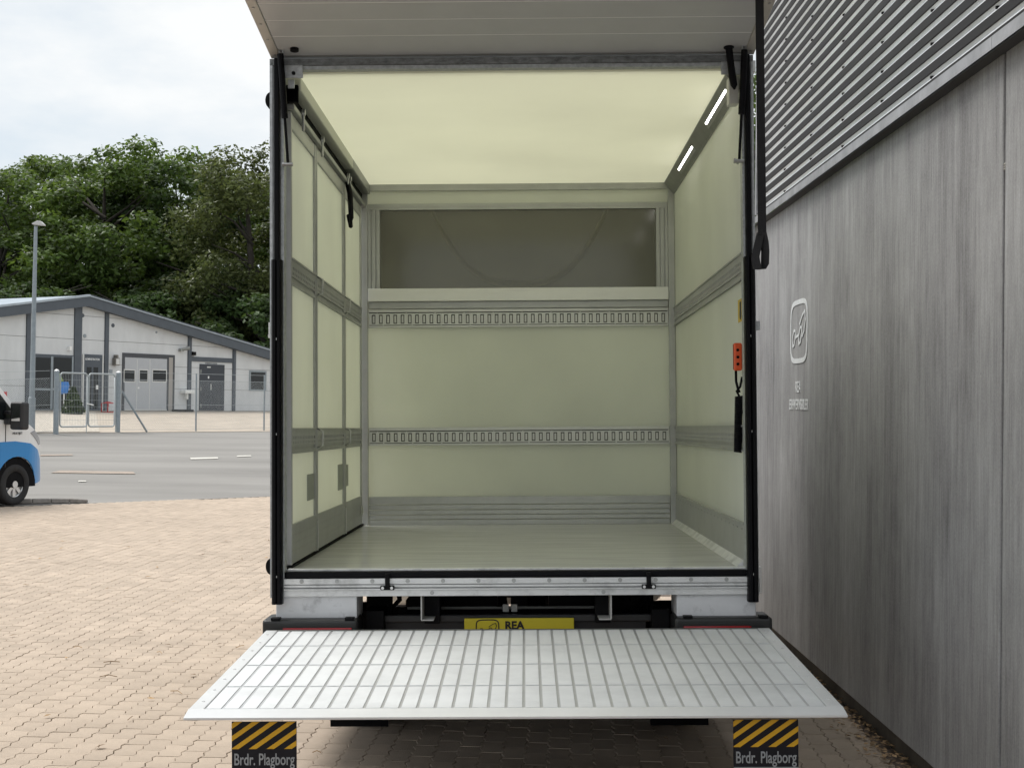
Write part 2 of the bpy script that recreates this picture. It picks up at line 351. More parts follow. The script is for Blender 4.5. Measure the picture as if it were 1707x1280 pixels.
# ------------------------------------------------------------------ block paving
base = B(); base.add([(-60,-30,-.02),(40,-30,-.02),(40,28.5,-.02),(-60,21.0,-.02)], [(0,1,2,3)])
paving = struct(base.build('paving', sand_m))
BW, BL = .1125, .225; ROTB = R_(-2.5)
def brick_outline():
    g = .0017; a = .0085; ys = [g, BL*.125, BL*.375, BL*.5, BL*.625, BL*.875, BL-g]; dx = [0, a, -a, 0, a, -a, 0]
    return [(BW-g+d, y) for y, d in zip(ys, dx)] + [(g+d, y) for y, d in reversed(list(zip(ys, dx)))]
bo = brick_outline(); nb = len(bo)
def brick_geom(b, cx, cy, c, s, h, tx, ty):
    def T(u, v): return (cx+u*c-v*s, cy+u*s+v*c)
    mx_, my_ = BW/2, BL/2; vs = []
    for sc_, z in ((1, -.014), (1, -.0016), (.975, 0)):
        for u, v in bo:
            uu = mx_+(u-mx_)*sc_; vv = my_+(v-my_)*(1-(1-sc_)*.5); x, y = T(uu, vv)
            vs.append((x, y, z+h+(uu-mx_)*tx+(vv-my_)*ty))
    fs = [list(range(2*nb, 3*nb))]
    for k in range(2): fs += [(k*nb+i, k*nb+(i+1) % nb, (k+1)*nb+(i+1) % nb, (k+1)*nb+i) for i in range(nb)]
    b.add(vs, fs)
cands = []; c_, s_ = math.cos(ROTB), math.sin(ROTB)
for i in range(-95, 34):
    for j in range(14, 132):
        u = i*BW; v = j*BL + (BL/2 if i % 2 else 0)
        x = u*c_-v*s_; y = u*s_+v*c_
        if y > edge_near(x)-.3 or x > 1.86 or y < 3.6: continue
        if x < -.37*y-1.2 or (x > .2 and y > 13): continue
        cands.append((x, y))
def vis(x, y):
    # apparent size in the photograph, 0 when outside the frame or behind the tail lift and the truck
    v = CR.transposed() @ (Vector((x, y, 0))-CAM); px = 853.5+F*v.x/-v.z; py = 640-F*v.y/-v.z
    if px < -20 or px > 1570 or py > 1300: return 0
    if py < 1205 and 305+ (1203-py)*.92 < px < 1290: return 0
    return 1/(y*y)
cands.sort(key=lambda p: -vis(*p))
protos = []
for k in range(6):
    b = B(); brick_geom(b, 0, 0, 1, 0, 0, random.uniform(-.012,.012), random.uniform(-.008,.008)); protos.append(b.mesh('brick', brick_m))
for x, y in cands[:300]:
    o = bpy.data.objects.new('brick', random.choice(protos)); COL.objects.link(o); o.parent = paving
    o.location = (x, y, random.uniform(-.0015,.0015)); o.rotation_euler = (0, 0, ROTB+random.uniform(-.012,.012))
b = B()
for x, y in cands[300:]:
    brick_geom(b, x, y, c_, s_, random.uniform(-.0015,.0015), random.uniform(-.012,.012), random.uniform(-.008,.008))
stuff(b.build('far_bricks', brick_m, paving))
# low kerb beside the van
kb = empty('kerb', gpos(25, 838)); tag(kb, 'low dark kerb stones on the asphalt edge beside the blue and white van', 'kerb')
p0 = gpos(22, 839); p1 = gpos(146, 837)
for k in range(4):
    a = p0+(p1-p0)*(k/4) - kb.location; c = p0+(p1-p0)*((k+1)/4-.006) - kb.location; d = (c-a).normalized(); n_ = Vector((-d.y, d.x, 0))*.09
    bb = B(); bb.add([a-n_, c-n_, c+n_, a+n_, a-n_+Vector((0,0,.07)), c-n_+Vector((0,0,.07 if k < 3 else .05)), c+n_+Vector((0,0,.07 if k < 3 else .05)), a+n_+Vector((0,0,.07))],
                     [(0,3,2,1),(4,5,6,7),(0,1,5,4),(1,2,6,5),(2,3,7,6),(3,0,4,7)]); bb.build('kerb_stone', kerb_m, kb, bevel=.012)

# ------------------------------------------------------------------ warehouse wall on the right
WX = 1.94; Y1 = 11.28; ZF = 3.16
wh = empty('warehouse', (WX, Y1, 0)); tag(wh, 'warehouse with streaked grey concrete wall and dark corrugated cladding above, right of the truck', 'building')
def wpart(b, name, mat, **k):
    b.xf(Matrix.Translation((-WX, -Y1, 0))); return b.build(name, mat, wh, **k)
for k, (a, c) in enumerate(((5.712, Y1+.5), (-.3, 5.688), (-6.3, -.324))):
    wpart(B().box(WX+.001*k, WX+.18, a, c, .105, ZF+.02), 'concrete_panel', conc_m, bevel=.006)
for y in (5.70, -.312):
    wpart(B().box(WX+.012, WX+.1, y-.013, y+.013, .1, ZF), 'panel_joint', joint_m)
bb = B()
for z in (2.72, 2.71, 2.70): bb.cyl((WX+.008, 5.70, z), (WX+.02, 5.70, z-.01), .012, .008, 7)
wpart(bb, 'sealant_blob', M('pale sealant', (.5,.48,.44), .8, var=.2))
wpart(B().box(WX+.05, WX+.2, -6.3, Y1+.47, -.05, .11), 'plinth', plinth_m)
wpart(B().box(WX+.19, WX+9, -6.3, Y1-.02, 0, 6.2), 'building_core', M('building core', (.2,.2,.2), .9))
# dark horizontal cladding ribs with sky sheen painted as bright strips between them
PITCHC = .0772; NR = 40
rib = B().prism([(-.014, .0), (-.028, .0), (-.030, .003), (-.030, .044), (-.028, .047), (-.014, .047)], 'y', -11.9, -.02).mesh('cladding_rib', clad_m)
rail = B(); pr_ = [(-.0275, .0465), (-.019, .0585), (-.014, .0600), (-.014, .0660), (-.0185, .0680), (-.0245, .0775)]
rail.add([(x, -11.9, z) for x, z in pr_]+[(x, -.02, z) for x, z in pr_], [(i, i+1, len(pr_)+i+1, len(pr_)+i) for i in range(len(pr_)-1)]); rail = rail.mesh('sheen_strip', sheen_m)
for i in range(NR):
    o = link('cladding_rib', rib, wh); o.location = (0, 0, ZF+.045+i*PITCHC)
    o = link('sheen_strip', rail, wh); o.location = (0, 0, ZF+.045+i*PITCHC)
bb = B()
for k in range(12):
    y = 10.20-.895*k
    for i in range(0, NR, 2):
        z = ZF+.045+(i + (1 if k % 2 else 0))*PITCHC+.061; bb.cyl((WX-.010, y, z), (WX-.028, y, z), .008, .007, 7)
stuff(wpart(bb, 'cladding_screws', blackm))
bb = B(); bb.prism([(WX-.064, ZF), (WX-.064, ZF+.052), (WX-.02, ZF+.072), (WX+.02, ZF+.072), (WX+.02, ZF+.062), (WX-.056, ZF+.046), (WX-.056, ZF+.004)], 'y', -6, 5.66)
wpart(bb, 'flashing', flash_m)
for a, c in ((5.66, 8.4), (8.4, Y1+.5)):
    bb = B(); bb.prism([(WX-.064, ZF), (WX-.064, ZF+.052), (WX-.02, ZF+.072), (WX+.02, ZF+.072), (WX+.02, ZF+.062), (WX-.056, ZF+.046), (WX-.056, ZF+.004)], 'y', a+.004, c)
    wpart(bb, 'flashing', flash_m)
wpart(B().box(WX-.058, WX+.06, -6, Y1, ZF-.006, ZF-.001), 'flashing_soffit', M('soffit', (.06,.06,.06), .8))
wpart(B().box(WX-.045, WX+.02, Y1-.02, Y1+.03, ZF+.08, 6.2), 'corner_trim', flash_m)
# white lettering and emblem stuck on the wall; x of the lettering runs towards the camera
LM = Matrix.Translation((WX-.0025, 0, 0)) @ Matrix(((0,0,-1,0),(-1,0,0,0),(0,1,0,0),(0,0,0,1)))     # (u, v, out) -> wall
def wall_strokes(name, strokes):
    bb = B(); h = 0
    for pts, wd in strokes:
        for i in range(len(pts)-1):
            h += 1; e = .001+.00003*h
            a = Vector(pts[i]); c = Vector(pts[i+1]); d = (c-a).normalized(); nn = Vector((-d.y, d.x))*(wd/2); a = a-d*wd*.25; c = c+d*wd*.25
            bb.add([(*(a-nn), 0), (*(c-nn), 0), (*(c+nn), 0), (*(a+nn), 0), (*(a-nn), e), (*(c-nn), e), (*(c+nn), e), (*(a+nn), e)], [(4,5,6,7),(0,1,5,4),(1,2,6,5),(2,3,7,6),(3,0,4,7)])
    return bb
def emblem(cu, cv, sx, sz, wk):
    rr = []
    for k in range(33):
        a = 2*math.pi*k/32; ca, sa = math.cos(a), math.sin(a); e = .42
        rr.append((cu+sx*.5*math.copysign(abs(ca)**e, ca), cv+sz*.5*math.copysign(abs(sa)**e, sa)))
    def S(pts): return [(cu+x*sx, cv+y*sz) for x, y in pts]
    g1 = S([(-.36,-.05),(-.30,.03),(-.22,.02),(-.20,-.08),(-.28,-.22),(-.36,-.24),(-.40,-.14),(-.36,-.05)])
    g2 = S([(-.22,-.10),(0,-.06),(.10,.06),(.18,.06),(.20,-.04),(.12,-.18),(.02,-.22),(-.01,-.10),(.10,.06)])
    g3 = S([(.06,.12),(.22,.26),(.36,.32),(.40,.16),(.34,0),(.22,-.10)])
    return [(rr, .030*wk), (g1, .016*wk), (g2, .016*wk), (g3, .016*wk)]
bb = wall_strokes('emblem', emblem(-9.74, 2.25, .55, .40, 1.1)); bb.xf(LM); wpart(bb, 'emblem', white_l)
for body, size, u, v, fw in (('REA', .105, -9.75, 1.838, 1.0), ('ERHVERVSBILER', .098, -9.73, 1.722, .93)):
    me = text_mesh(body, size, white_l, font_w=fw, bold=.002); me.transform(LM @ Matrix.Translation((u, v, .0005))); me.transform(Matrix.Translation((-WX, -Y1, 0)))
    link('lettering', me, wh)

# ------------------------------------------------------------------ the box truck (local frame: x right, y forward, z up, origin at the rear edge of the load floor)
TR = empty('box_truck', (.0333, 6.5703, .9880), (R_(-.99665), R_(-1.05189), R_(-.53953)))
tag(TR, 'white box truck seen from behind, tail door up and tail lift lowered', 'truck')
XI = 1.05; LI = 3.04; HI = 2.28
def part(b, name, mat, parent=TR, **k): return b.build(name, mat, parent, **k)
flo = part(B().box(-XI, XI, .055, LI, -.05, 0), 'load_floor', grp_floor)
part(B().box(-XI, XI, .0, .0545, -.05, .003), 'sill_strip', alu_w, flo, bevel=.003)
part(B().box(-XI-.055, XI+.055, .02, LI+.06, -.11, -.0505), 'floor_frame', blackm)
roof = part(B().box(-XI-.05, XI+.05, .01, LI+.05, HI, HI+.035), 'roof', grp_roof)
# walls
rw = part(B().box(XI+.0005, XI+.05, .02, LI+.05, -.05, HI), 'side_wall', grp_wall)
lw = part(B().box(-XI-.06, -XI-.032, .02, LI+.05, 2.13, HI), 'side_wall', grp_wall)
fw_ = part(B().box(-XI-.049, XI-.0005+.0, LI+.012, LI+.05, -.05, 1.56), 'front_wall', grp_wall)
part(B().box(-XI, XI-.0005, LI+.012, LI+.05, 2.12, HI-.0005), 'header_panel', grp_wall, fw_)
fd = empty('folding_side_door', (0,0,0)); fd.parent = TR
def side_rail(parent, x0, sgn, y0, y1, z0, z1):
    # perforated lashing rail: lips, two rows of slots
    bb = B(); t = .010*sgn; h = z1-z0; q = lambda a, c: (min(a, c), max(a, c))
    X = q(x0, x0-t); XB = q(x0, x0-t*.25)
    bb.box(*XB, y0, y1, z0, z1)
    for a, c in ((0, .16), (.30, .38), (.48, .56), (.68, 1.0)):
        bb.box(*X, y0, y1, z0+h*a, z0+h*c)
    for a, c in ((.38, .48), (.56, .68)):
        n = int((y1-y0)/.05)
        for i in range(n): bb.box(*X, y0+(i)*.05, y0+i*.05+.028, z0+h*a, z0+h*c)
    bb.box(*q(x0, x0-t*1.6), y0, y1, z1-.008, z1); bb.box(*q(x0, x0-t*1.6), y0, y1, z0, z0+.006)
    return part(bb, 'lashing_rail', alu_in, parent)
ZR = ((.528, .648), (1.316, 1.440))
for z0, z1 in ZR: side_rail(rw, XI, 1, .03, LI, z0, z1)
bb = B(); bb.box(XI-.012, XI, .02, LI, .0, .20); bb.box(XI-.016, XI-.012, .02, LI, .192, .2)
part(bb, 'kick_plate', alu_in, rw)
part(B().prism([(XI-.012,.0),(XI-.042,.0),(XI-.012,.03)], 'y', .06, LI-.01), 'floor_cove', alu_w, rw)
bb = B()
for i in range(22): bb.disc((XI-.012, .08+i*.138, .172), (-1,0,0), .0045, .003, 6)
part(bb, 'rivets', bolt_m, rw)
# folding side door: three panels with frames, rails and kick plates
PY = (.05, .87, 2.04, 2.96)
for i in range(3):
    a, c = PY[i]+.012, PY[i+1]-.012; x = -XI
    pn = part(B().box(x-.03, x, a+.03, c-.03, .02, 2.10), 'door_panel', grp_wall, fd)
    bb = B()
    bb.box(x-.03, x+.012, a, a+.03, .015, 2.12); bb.box(x-.03, x+.012, c-.03, c, .015, 2.12)
    bb.box(x-.03, x+.008, a+.03, c-.03, 2.045, 2.12)
    part(bb, 'panel_frame', alu_in, fd, bevel=.004)
    side_rail(fd, x, -1, a+.03, c-.03, *ZR[0]); side_rail(fd, x, -1, a+.03, c-.03, *ZR[1])
    bb = B(); bb.box(x, x+.010, a+.03, c-.03, .02, .20)
    for z in (.055, .09, .125, .16): bb.box(x+.010, x+.012, a+.03, c-.03, z, z+.022)
    part(bb, 'kick_plate', alu_in, fd)
for y in PY[1:3]:
    part(B().box(-XI-.02, -XI+.004, y-.012, y+.012, .02, 2.12), 'hinge_seal', rubber_d, fd)
    for z0 in (.545, 1.335):
        part(B().tube([(-XI+.012, y+.016, z0), (-XI+.04, y+.016, z0+.012), (-XI+.042, y+.016, z0+.085), (-XI+.012, y+.016, z0+.1)], .005, 6), 'panel_latch', alu, fd, smooth=True)
    part(B().tube([(-XI+.014, y+.004, .17), (-XI+.016, y+.004, .09), (-XI+.020, y-.03, .02)], .0028, 6), 'drain_cord', white_p, fd, smooth=True)
part(B().tube([(-XI+.02, 2.06, 2.16), (-XI+.05, 2.00, 2.05), (-XI+.06, 1.97, 1.90), (-XI+.05, 2.03, 1.86), (-XI+.03, 2.07, 1.93)], [.016,.018,.016,.014,.012], 8), 'door_handle_strap', rubber, fd, smooth=True)
for (y0, y1, z0, z1) in ((.60, .85, .285, .415), (1.78, 2.02, .285, .435), (2.07, 2.25, .295, .425)):
    part(B().box(-XI, -XI+.004, y0, y1, z0, z1), 'reinforcement_plate', sticker_g, fd)
bb = B()
for k in range(16):
    a = 2*math.pi*k/16; a2 = 2*math.pi*(k+1)/16; bb.cyl((-XI+.02, 2.84+.05*math.cos(a), .11+.03*math.sin(a)), (-XI+.02, 2.84+.05*math.cos(a2), .11+.03*math.sin(a2)), .005, n=5)
part(bb, 'lashing_ring', alu, fd)
part(B().box(-XI-.03, -XI+.010, .05, LI, -.0005, .012), 'door_bottom_seal', rubber_d, fd)
# top track of the folding door
tk = empty('door_track', (0,0,0)); tk.parent = TR
bb = B(); bb.box(-XI-.03, -XI+.058, .06, 2.1, 2.215, HI-.001); part(bb, 'cover_profile', M('pale cover profile', (.56,.57,.50), .5, .2), tk, bevel=.006)
bb = B(); bb.box(-XI-.03, -XI+.058, 2.1, LI, 2.215, HI-.001); part(bb, 'cover_profile', alu_dk, tk, bevel=.006)
part(B().box(-XI-.03, -XI+.006, .04, LI, 2.150, 2.2145), 'track_gap', rubber_d, tk)
part(B().box(-XI-.03, -XI+.030, .04, LI, 2.122, 2.149), 'track_rail', alu_dk, tk, bevel=.004)
for y in (.28, .93, 2.02, 2.12):
    bb = B(); bb.cyl((-XI+.030, y, 2.16), (-XI+.045, y, 2.16), .016, n=10); bb.cyl((-XI+.035, y, 2.15), (-XI+.035, y, 2.07), .007, n=8); part(bb, 'track_roller', bolt_m, tk, smooth=False)
bb = B()
for k in range(9):
    a = math.pi*.5*k/8; bb.box(-XI-.02, -XI+.05, .02, .045, 2.17-.05*math.cos(a)*.3, 2.20+.004*k)
part(bb, 'track_end_brush', rubber_d, tk)
# ceiling corner with led strips
cv = part(B().prism([(XI, 2.20), (XI, HI-.001), (XI-.068, HI-.001), (XI-.068, HI-.008), (XI-.008, 2.20)], 'y', .06, LI), 'ceiling_cornice', alu_dk)
for y0, y1 in ((.24, 1.0), (1.62, 2.36)):
    bb = B(); bb.prism([(XI-.043, 2.249), (XI-.036, 2.241), (XI-.040, 2.237), (XI-.047, 2.245)], 'y', y0, y1); part(bb, 'led_strip', led_m, cv)
    bb = B(); bb.prism([(XI-.0335, 2.2375), (XI-.022, 2.222), (XI-.026, 2.219), (XI-.0375, 2.2335)], 'y', y0-.02, y1+.02); part(bb, 'led_holder', alu_in, cv)
# front wall fittings
yb = LI+.012
part(B().box(-XI+.002, -XI+.042, yb-.03, yb, .0, HI-.02), 'corner_post', alu_in, fw_, bevel=.003)
part(B().box(XI-.045, XI-.002, yb-.03, yb, .0, HI-.02), 'corner_post', alu_in, fw_, bevel=.003)
part(B().box(-XI+.04, XI-.045, yb-.026, yb, 2.235, HI-.002), 'header_strip', alu_in, fw_)
xa, xb = -XI+.045, XI-.047
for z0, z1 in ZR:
    bb = B(); bb.box(xa, xb, yb-.004, yb, z0, z1)
    bb.box(xa, xb, yb-.022, yb-.004, z1-.020, z1-.004); bb.box(xa, xb, yb-.022, yb-.004, z0+.002, z0+.014)
    bb.box(xa, xb, yb-.018, yb-.004, z1-.036, z1-.027); bb.box(xa, xb, yb-.018, yb-.004, z0+.019, z0+.027)
    n = 41; pt = (xb-xa-.02)/n
    for i in range(n+1):
        cx = xa+.01+i*pt; bb.box(max(xa, cx-pt*.25), min(xb, cx+pt*.25), yb-.018, yb-.004, z0+.027, z1-.036)
    for i in range(n): bb.box(xa+.01+(i+.5)*pt-.0065, xa+.01+(i+.5)*pt+.0065, yb-.012, yb-.004, z0+.034, z1-.043)
    for i in range(0, n, 4): bb.disc((xa+.06+i*pt, yb-.022, z1-.030), (0,-1,0), .006, .004, 6); bb.disc((xa+.10+i*pt, yb-.022, z0+.02), (0,-1,0), .006, .004, 6)
    part(bb, 'lashing_rail', alu_rl, fw_)
    part(B().box(xa+.005, xb-.005, yb-.0065, yb-.0042, z0+.0145, z1-.0205), 'slot_shade', M('painted slot shade', (.07,.07,.06), .6), fw_)  # shade inside the slots put into a dark backing colour
bb = B()
for k, (z0, z1) in enumerate(((.0, .034), (.037, .066), (.069, .098), (.101, .133), (.136, .188))): bb.box(xa, xb, yb-.014, yb-.001, z0, z1)
part(bb, 'kick_plate', alu_in, fw_, bevel=.002)
bb = B()
for i in range(9): bb.disc((xa+.05+i*(xb-xa-.1)/8, yb-.014, .17), (0,-1,0), .005, .003, 6)
part(bb, 'rivets', bolt_m, fw_)
wd = empty('front_window', (0,0,0)); wd.parent = TR
part(B().box(xa, xb, yb-.02, yb, 1.442, 1.49), 'lower_profile', alu_in, wd, bevel=.004)
part(B().box(xa, xb, yb-.045, yb, 1.4905, 1.576), 'window_sill', white_p, wd, bevel=.004)
for sx in (-1, 1):
    bb = B()
    for k, (a, c, d) in enumerate(((.0,.018,.024),(.018,.026,.012),(.026,.05,.022),(.05,.056,.010),(.056,.078,.026))):
        u0, u1 = (xa+a, xa+c) if sx < 0 else (xb-c, xb-a); bb.box(u0, u1, yb-d, yb+.03, 1.577, 2.106)
    part(bb, 'window_jamb', alu_in, wd)
bb = B(); bb.box(xa, xb, yb-.022, yb+.03, 2.107, 2.124); bb.box(xa, xb, yb-.016, yb, 2.126, 2.148); part(bb, 'window_head', alu_in, wd)
pm = bpy.data.materials.new('smoked pane'); pm.use_nodes = True; nn = pm.node_tree.nodes; ll = pm.node_tree.links; nn.clear()
o_ = nn.new('ShaderNodeOutputMaterial'); t_ = nn.new('ShaderNodeBsdfTransparent'); t_.inputs[0].default_value = (.68,.68,.62,1); g_ = nn.new('ShaderNodeBsdfGlossy'); g_.inputs['Roughness'].default_value = .12; g_.inputs[0].default_value = (.6,.6,.6,1)
d_ = nn.new('ShaderNodeBsdfDiffuse'); d_.inputs[0].default_value = (.19,.19,.155,1)
x1_ = nn.new('ShaderNodeMixShader'); x1_.inputs[0].default_value = .35; ll.new(t_.outputs[0], x1_.inputs[1]); ll.new(d_.outputs[0], x1_.inputs[2])
x2_ = nn.new('ShaderNodeMixShader'); x2_.inputs[0].default_value = .05; ll.new(x1_.outputs[0], x2_.inputs[1]); ll.new(g_.outputs[0], x2_.inputs[2]); ll.new(x2_.outputs[0], o_.inputs[0])
part(B().box(-.99, .99, yb+.012, yb+.018, 1.57, 2.115), 'window_pane', pm, wd)
# cab fairing behind the pane: a curved shell with a U-shaped ridge
bb = B(); n = 14; vs = []
for i in range(n+1):
    for j in range(n+1):
        u = -1+2*i/n; v = j/n; vs.append((u*1.04, LI+.10+.30*(1-v)**1.0*(1-.35*u*u)+.02, 1.35+1.0*v))
bb.add(vs, [(i*(n+1)+j, (i+1)*(n+1)+j, (i+1)*(n+1)+j+1, i*(n+1)+j+1) for i in range(n) for j in range(n)])
fr_ = part(bb, 'roof_fairing', fair_m, smooth=True)
pts = []
for k in range(41):
    t = -1+2*k/40; u = .60*math.copysign(abs(t)**.85, t)+.01; zz = 1.635+.50*abs(t)**2.3; v = zz-1.35
    pts.append((u, LI+.10+.30*(1-v)*(1-.35*u*u)+.012, zz))
part(bb.__class__().tube(pts, [.014+.014*(1-abs(-1+2*k/40)) for k in range(41)], 8), 'fairing_ridge', ridge_m, fr_, smooth=True)
# outer skins (aluminium edge profiles around the box, white gel coat outside)
for x0, x1 in ((-XI-.078, -XI-.062), (XI+.052, XI+.066)):
    part(B().box(x0, x1, .03, LI+.06, -.12, .0), 'side_skirt_profile', alu)
    part(B().box(x0, x1, .03, LI+.06, HI, HI+.05), 'roof_edge_profile', alu)
# rear frame
rf = empty('rear_frame', (0,0,0)); rf.parent = TR
for sx, a, c in ((-1, -1.118, -1.054), (1, 1.038, 1.092)):
    bb = B()
    for (u0, u1, yf) in ((0, .2, -.050), (.2, .62, -.038), (.62, 1, -.046)):
        p0, p1 = a+(c-a)*u0, a+(c-a)*u1
        if sx > 0: p0, p1 = a+(c-a)*(1-u1), a+(c-a)*(1-u0)
        bb.box(p0, p1, yf, .02, -.12, 2.33)
    part(bb, 'corner_post', galv, rf)
    m_ = (a+c)/2-.004*sx
    part(B().box(m_-.013, m_+.013, -.075, -.036, 1.38, 2.335), 'rubber_seal', rubber, rf, bevel=.006)
    bb = B(); bb.prism([(m_-.023,-.04),(m_-.023,-.085),(m_-.015,-.097),(m_-.004,-.097),(m_,-.088),(m_+.004,-.097),(m_+.015,-.097),(m_+.023,-.085),(m_+.023,-.04)], 'z', -.145, 1.41)
    part(bb, 'rubber_bumper_strip', rubber, rf)
    bb = B(); 
    for z in (-.02, .62, 1.05): bb.disc((m_, -.088, z), (0,-1,0), .005, .004, 8)
    part(bb, 'strip_screw', bolt_m, rf)
bb = B(); bb.box(-1.118, 1.092, -.05, .02, 2.306, 2.335); part(bb, 'header_beam', M('weathered galvanised', (.20,.21,.215), .55, .5, var=.45, vscale=26, stretch=(1,1,2)), rf)
part(B().box(-1.05, 1.036, -.036, .02, 2.288, 2.3055), 'header_lip', galv, rf)
for x0, x1, xh in ((-1.054, -.965, -1.008), (.945, 1.038, 1.01)):
    part(B().box(x0, x1, -.052, -.046, 2.245, 2.306), 'corner_bracket', galv, rf, bevel=.004)
    part(B().box(xh-.03 if xh < 0 else xh-.02, xh, -.03, -.02, 2.205, 2.245), 'corner_gusset', galv, rf)
    bb = B(); bb.disc((xh, -.052, 2.268), (0,-1,0), .009, .006, 8); part(bb, 'bracket_bolt', blackm if xh < 0 else bolt_m, rf)
part(B().box(.985, 1.03, -.02, .06, 2.12, 2.245), 'light_junction_box', M('pale plastic box', (.62,.63,.58), .5), rf, bevel=.004)
for z in (2.15, .02):
    bb = B(); n = 12
    bb.prism([(-1.118, z-.037)]+[(-1.118-.024*math.sin(math.pi*k/n), z-.037*math.cos(math.pi*k/n)) for k in range(1, n)]+[(-1.118, z+.037)], 'y', -.03, .02)
    part(bb, 'side_marker_lamp', blackm, rf)
bb = B(); bb.box(-1.128, -1.118, -.03, 0, 1.075, 1.13); bb.box(-1.13, -1.118, -.03, 0, 1.06, 1.075); part(bb, 'door_catch', white_p, rf)
bb = B(); bb.box(1.092, 1.112, -.04, 0, 1.08, 1.12); part(bb, 'door_catch', galv, rf)
# gas struts
for x0, x1, xt in ((-1.060, -1.030, -1.055), (1.046, 1.020, 1.042)):
    st = empty('gas_strut', (0,0,0)); st.parent = TR
    a = Vector((x0, -.10, 2.345)); c = Vector((x1, -.075, 1.845)); d = c-a
    part(B().cyl(a, a+d*.58, .0150, n=12), 'strut_cylinder', rubber, st, smooth=False)
    part(B().cyl(a+d*.58, c, .0065, n=8), 'strut_rod', blackm, st)
    bb = B(); bb.cyl(c+Vector((-.022,0,0)), c+Vector((.022,0,0)), .009, n=8); bb.cyl(c, c+Vector((0,.05,0)), .007, n=8); bb.disc(c+Vector((-.026,0,0)), (1,0,0), .012, .008, 8); part(bb, 'lower_ball_joint', bolt_m, st)
    bb = B(); bb.box(xt-.011, xt-.006, -.115, -.095, 2.345, 2.40); bb.box(xt+.006, xt+.011, -.115, -.095, 2.345, 2.40); bb.cyl((xt-.013, -.105, 2.37), (xt+.013, -.105, 2.37), .006, n=8); part(bb, 'upper_clevis', bolt_m, st)
hs = part(B().tube([(.975, -.10, 2.355), (.982, -.10, 2.29), (.990, -.10, 2.22), (.996, -.10, 2.185), (.998, -.10, 2.165)], [.017,.016,.0175,.016,.004], 10), 'rubber_door_stop', rubber, smooth=False)
part(B().cyl((.975,-.10,2.353), (.974,-.10,2.372), .024, .022, 12), 'stop_cap', rubber, hs)
# sill under the load floor
sill = empty('rear_sill', (0,0,0)); sill.parent = TR
part(B().box(-1.055, 1.04, -.046, .0, -.034, -.004), 'rubber_seal', rubber, sill, bevel=.008)
bb = B()
for z0, z1, y in ((-.060, -.035, -.052), (-.064, -.060, -.040), (-.074, -.064, -.050), (-.080, -.074, -.036), (-.086, -.080, -.058), (-.115, -.086, -.048)): bb.box(-1.056, 1.04, y, .02, z0, z1)
part(bb, 'sill_profile', alu_w, sill, bevel=.0015)
sb_m = B().disc((0,0,0), (0,-1,0), .0095, .004, 10).disc((0,-.004,0), (0,-1,0), .006, .004, 6).mesh('sill_bolt', bolt_m)
for x, z in [(-.975+k*.1600, -.046) for k in range(13)]+[(-.385, -.100), (.39, -.100)]:
    o = link('sill_bolt', sb_m, sill); o.location = (x, -.052 if z > -.08 else -.048, z)
for x in (-.588, .592):
    bb = B(); bb.box(x-.008, x+.012, -.072, -.046, -.072, -.012); bb.box(x-.03, x+.034, -.066, -.052, -.086, -.066); part(bb, 'seal_clamp', blackm, sill, bevel=.004)
    bb = B(); 
    for dx in (-.019, .022): bb.disc((x+dx, -.066, -.076), (0,-1,0), .007, .004, 8)
    part(bb, 'clamp_screws', white_p, sill)
# light units and white boxes
for sx, wx0, wx1, bx0, bx1, lx0, lx1 in ((-1, -1.095, -.728, -1.148, -.715, -1.055, -.742), (1, .722, 1.080, .706, 1.145, .745, 1.05)):
    part(B().box(wx0, wx1, -.03, .22, -.224, -.1155), 'underfloor_box', dirty_w, bevel=.003)
    lu = part(B().box(bx0, bx1, -.09, .12, -.34, -.212), 'light_bar', M('black plastic', (.02,.021,.021), .38, var=.2, vscale=12), bevel=.016, seg=3)
    part(B().box(lx0, lx1, -.096, -.085, -.325, -.250), 'tail_lamp', red_l, lu, bevel=.012)
    part(B().box(min(bx0,bx1)+.04, min(bx0,bx1)+.08, -.095, -.05, -.216, -.205), 'mounting_lug', blackm, lu); part(B().box(max(bx0,bx1)-.06, max(bx0,bx1)-.02, -.095, -.05, -.216, -.205), 'mounting_lug', blackm, lu)
# chassis seen between the boxes
ch = empty('chassis', (0,0,0)); ch.parent = TR
for x in (-.43, .36): part(B().box(x, x+.07, .1, 4.9, -.26, -.115), 'frame_rail', blackm, ch)
for y in (.9, 1.9, 2.8): part(B().box(-.43, .43, y, y+.07, -.235, -.15), 'cross_member', blackm, ch)
part(B().box(-.66, .64, .16, .20, -.262, -.228), 'underrun_bar', M('worn black bar', (.035,.037,.04), .35, var=.3, vscale=9), ch, bevel=.006)
part(B().box(-.62, .60, .20, .34, -.42, -.263), 'lift_crossbeam', M('dark blue black steel', (.018,.021,.027), .4, var=.3, vscale=6), ch)
part(B().box(-1.0, 1.0, .08, .18, -.66, -.52), 'added_shade_beam', blackm, ch, bevel=.01)  # unseen beam, and cylinders below, added to darken the ground under the truck
for x in (-.45, .0, .45): part(B().cyl((x, .2, -.60), (x, .9, -.42), .05, n=12), 'added_shade_cylinder', blackm, ch)
for x in (-.7, .62): part(B().box(x, x+.08, .1, .3, -.53, -.2), 'underrun_stay', blackm, ch)
part(B().cyl((-.52, .24, -.205), (.40, .24, -.205), .007, n=8), 'hydraulic_pipe', alu_dk, ch)
for x in (-.07, -.03): part(B().box(x, x+.028, .225, .25, -.222, -.188), 'pipe_clamp', alu_dk, ch)
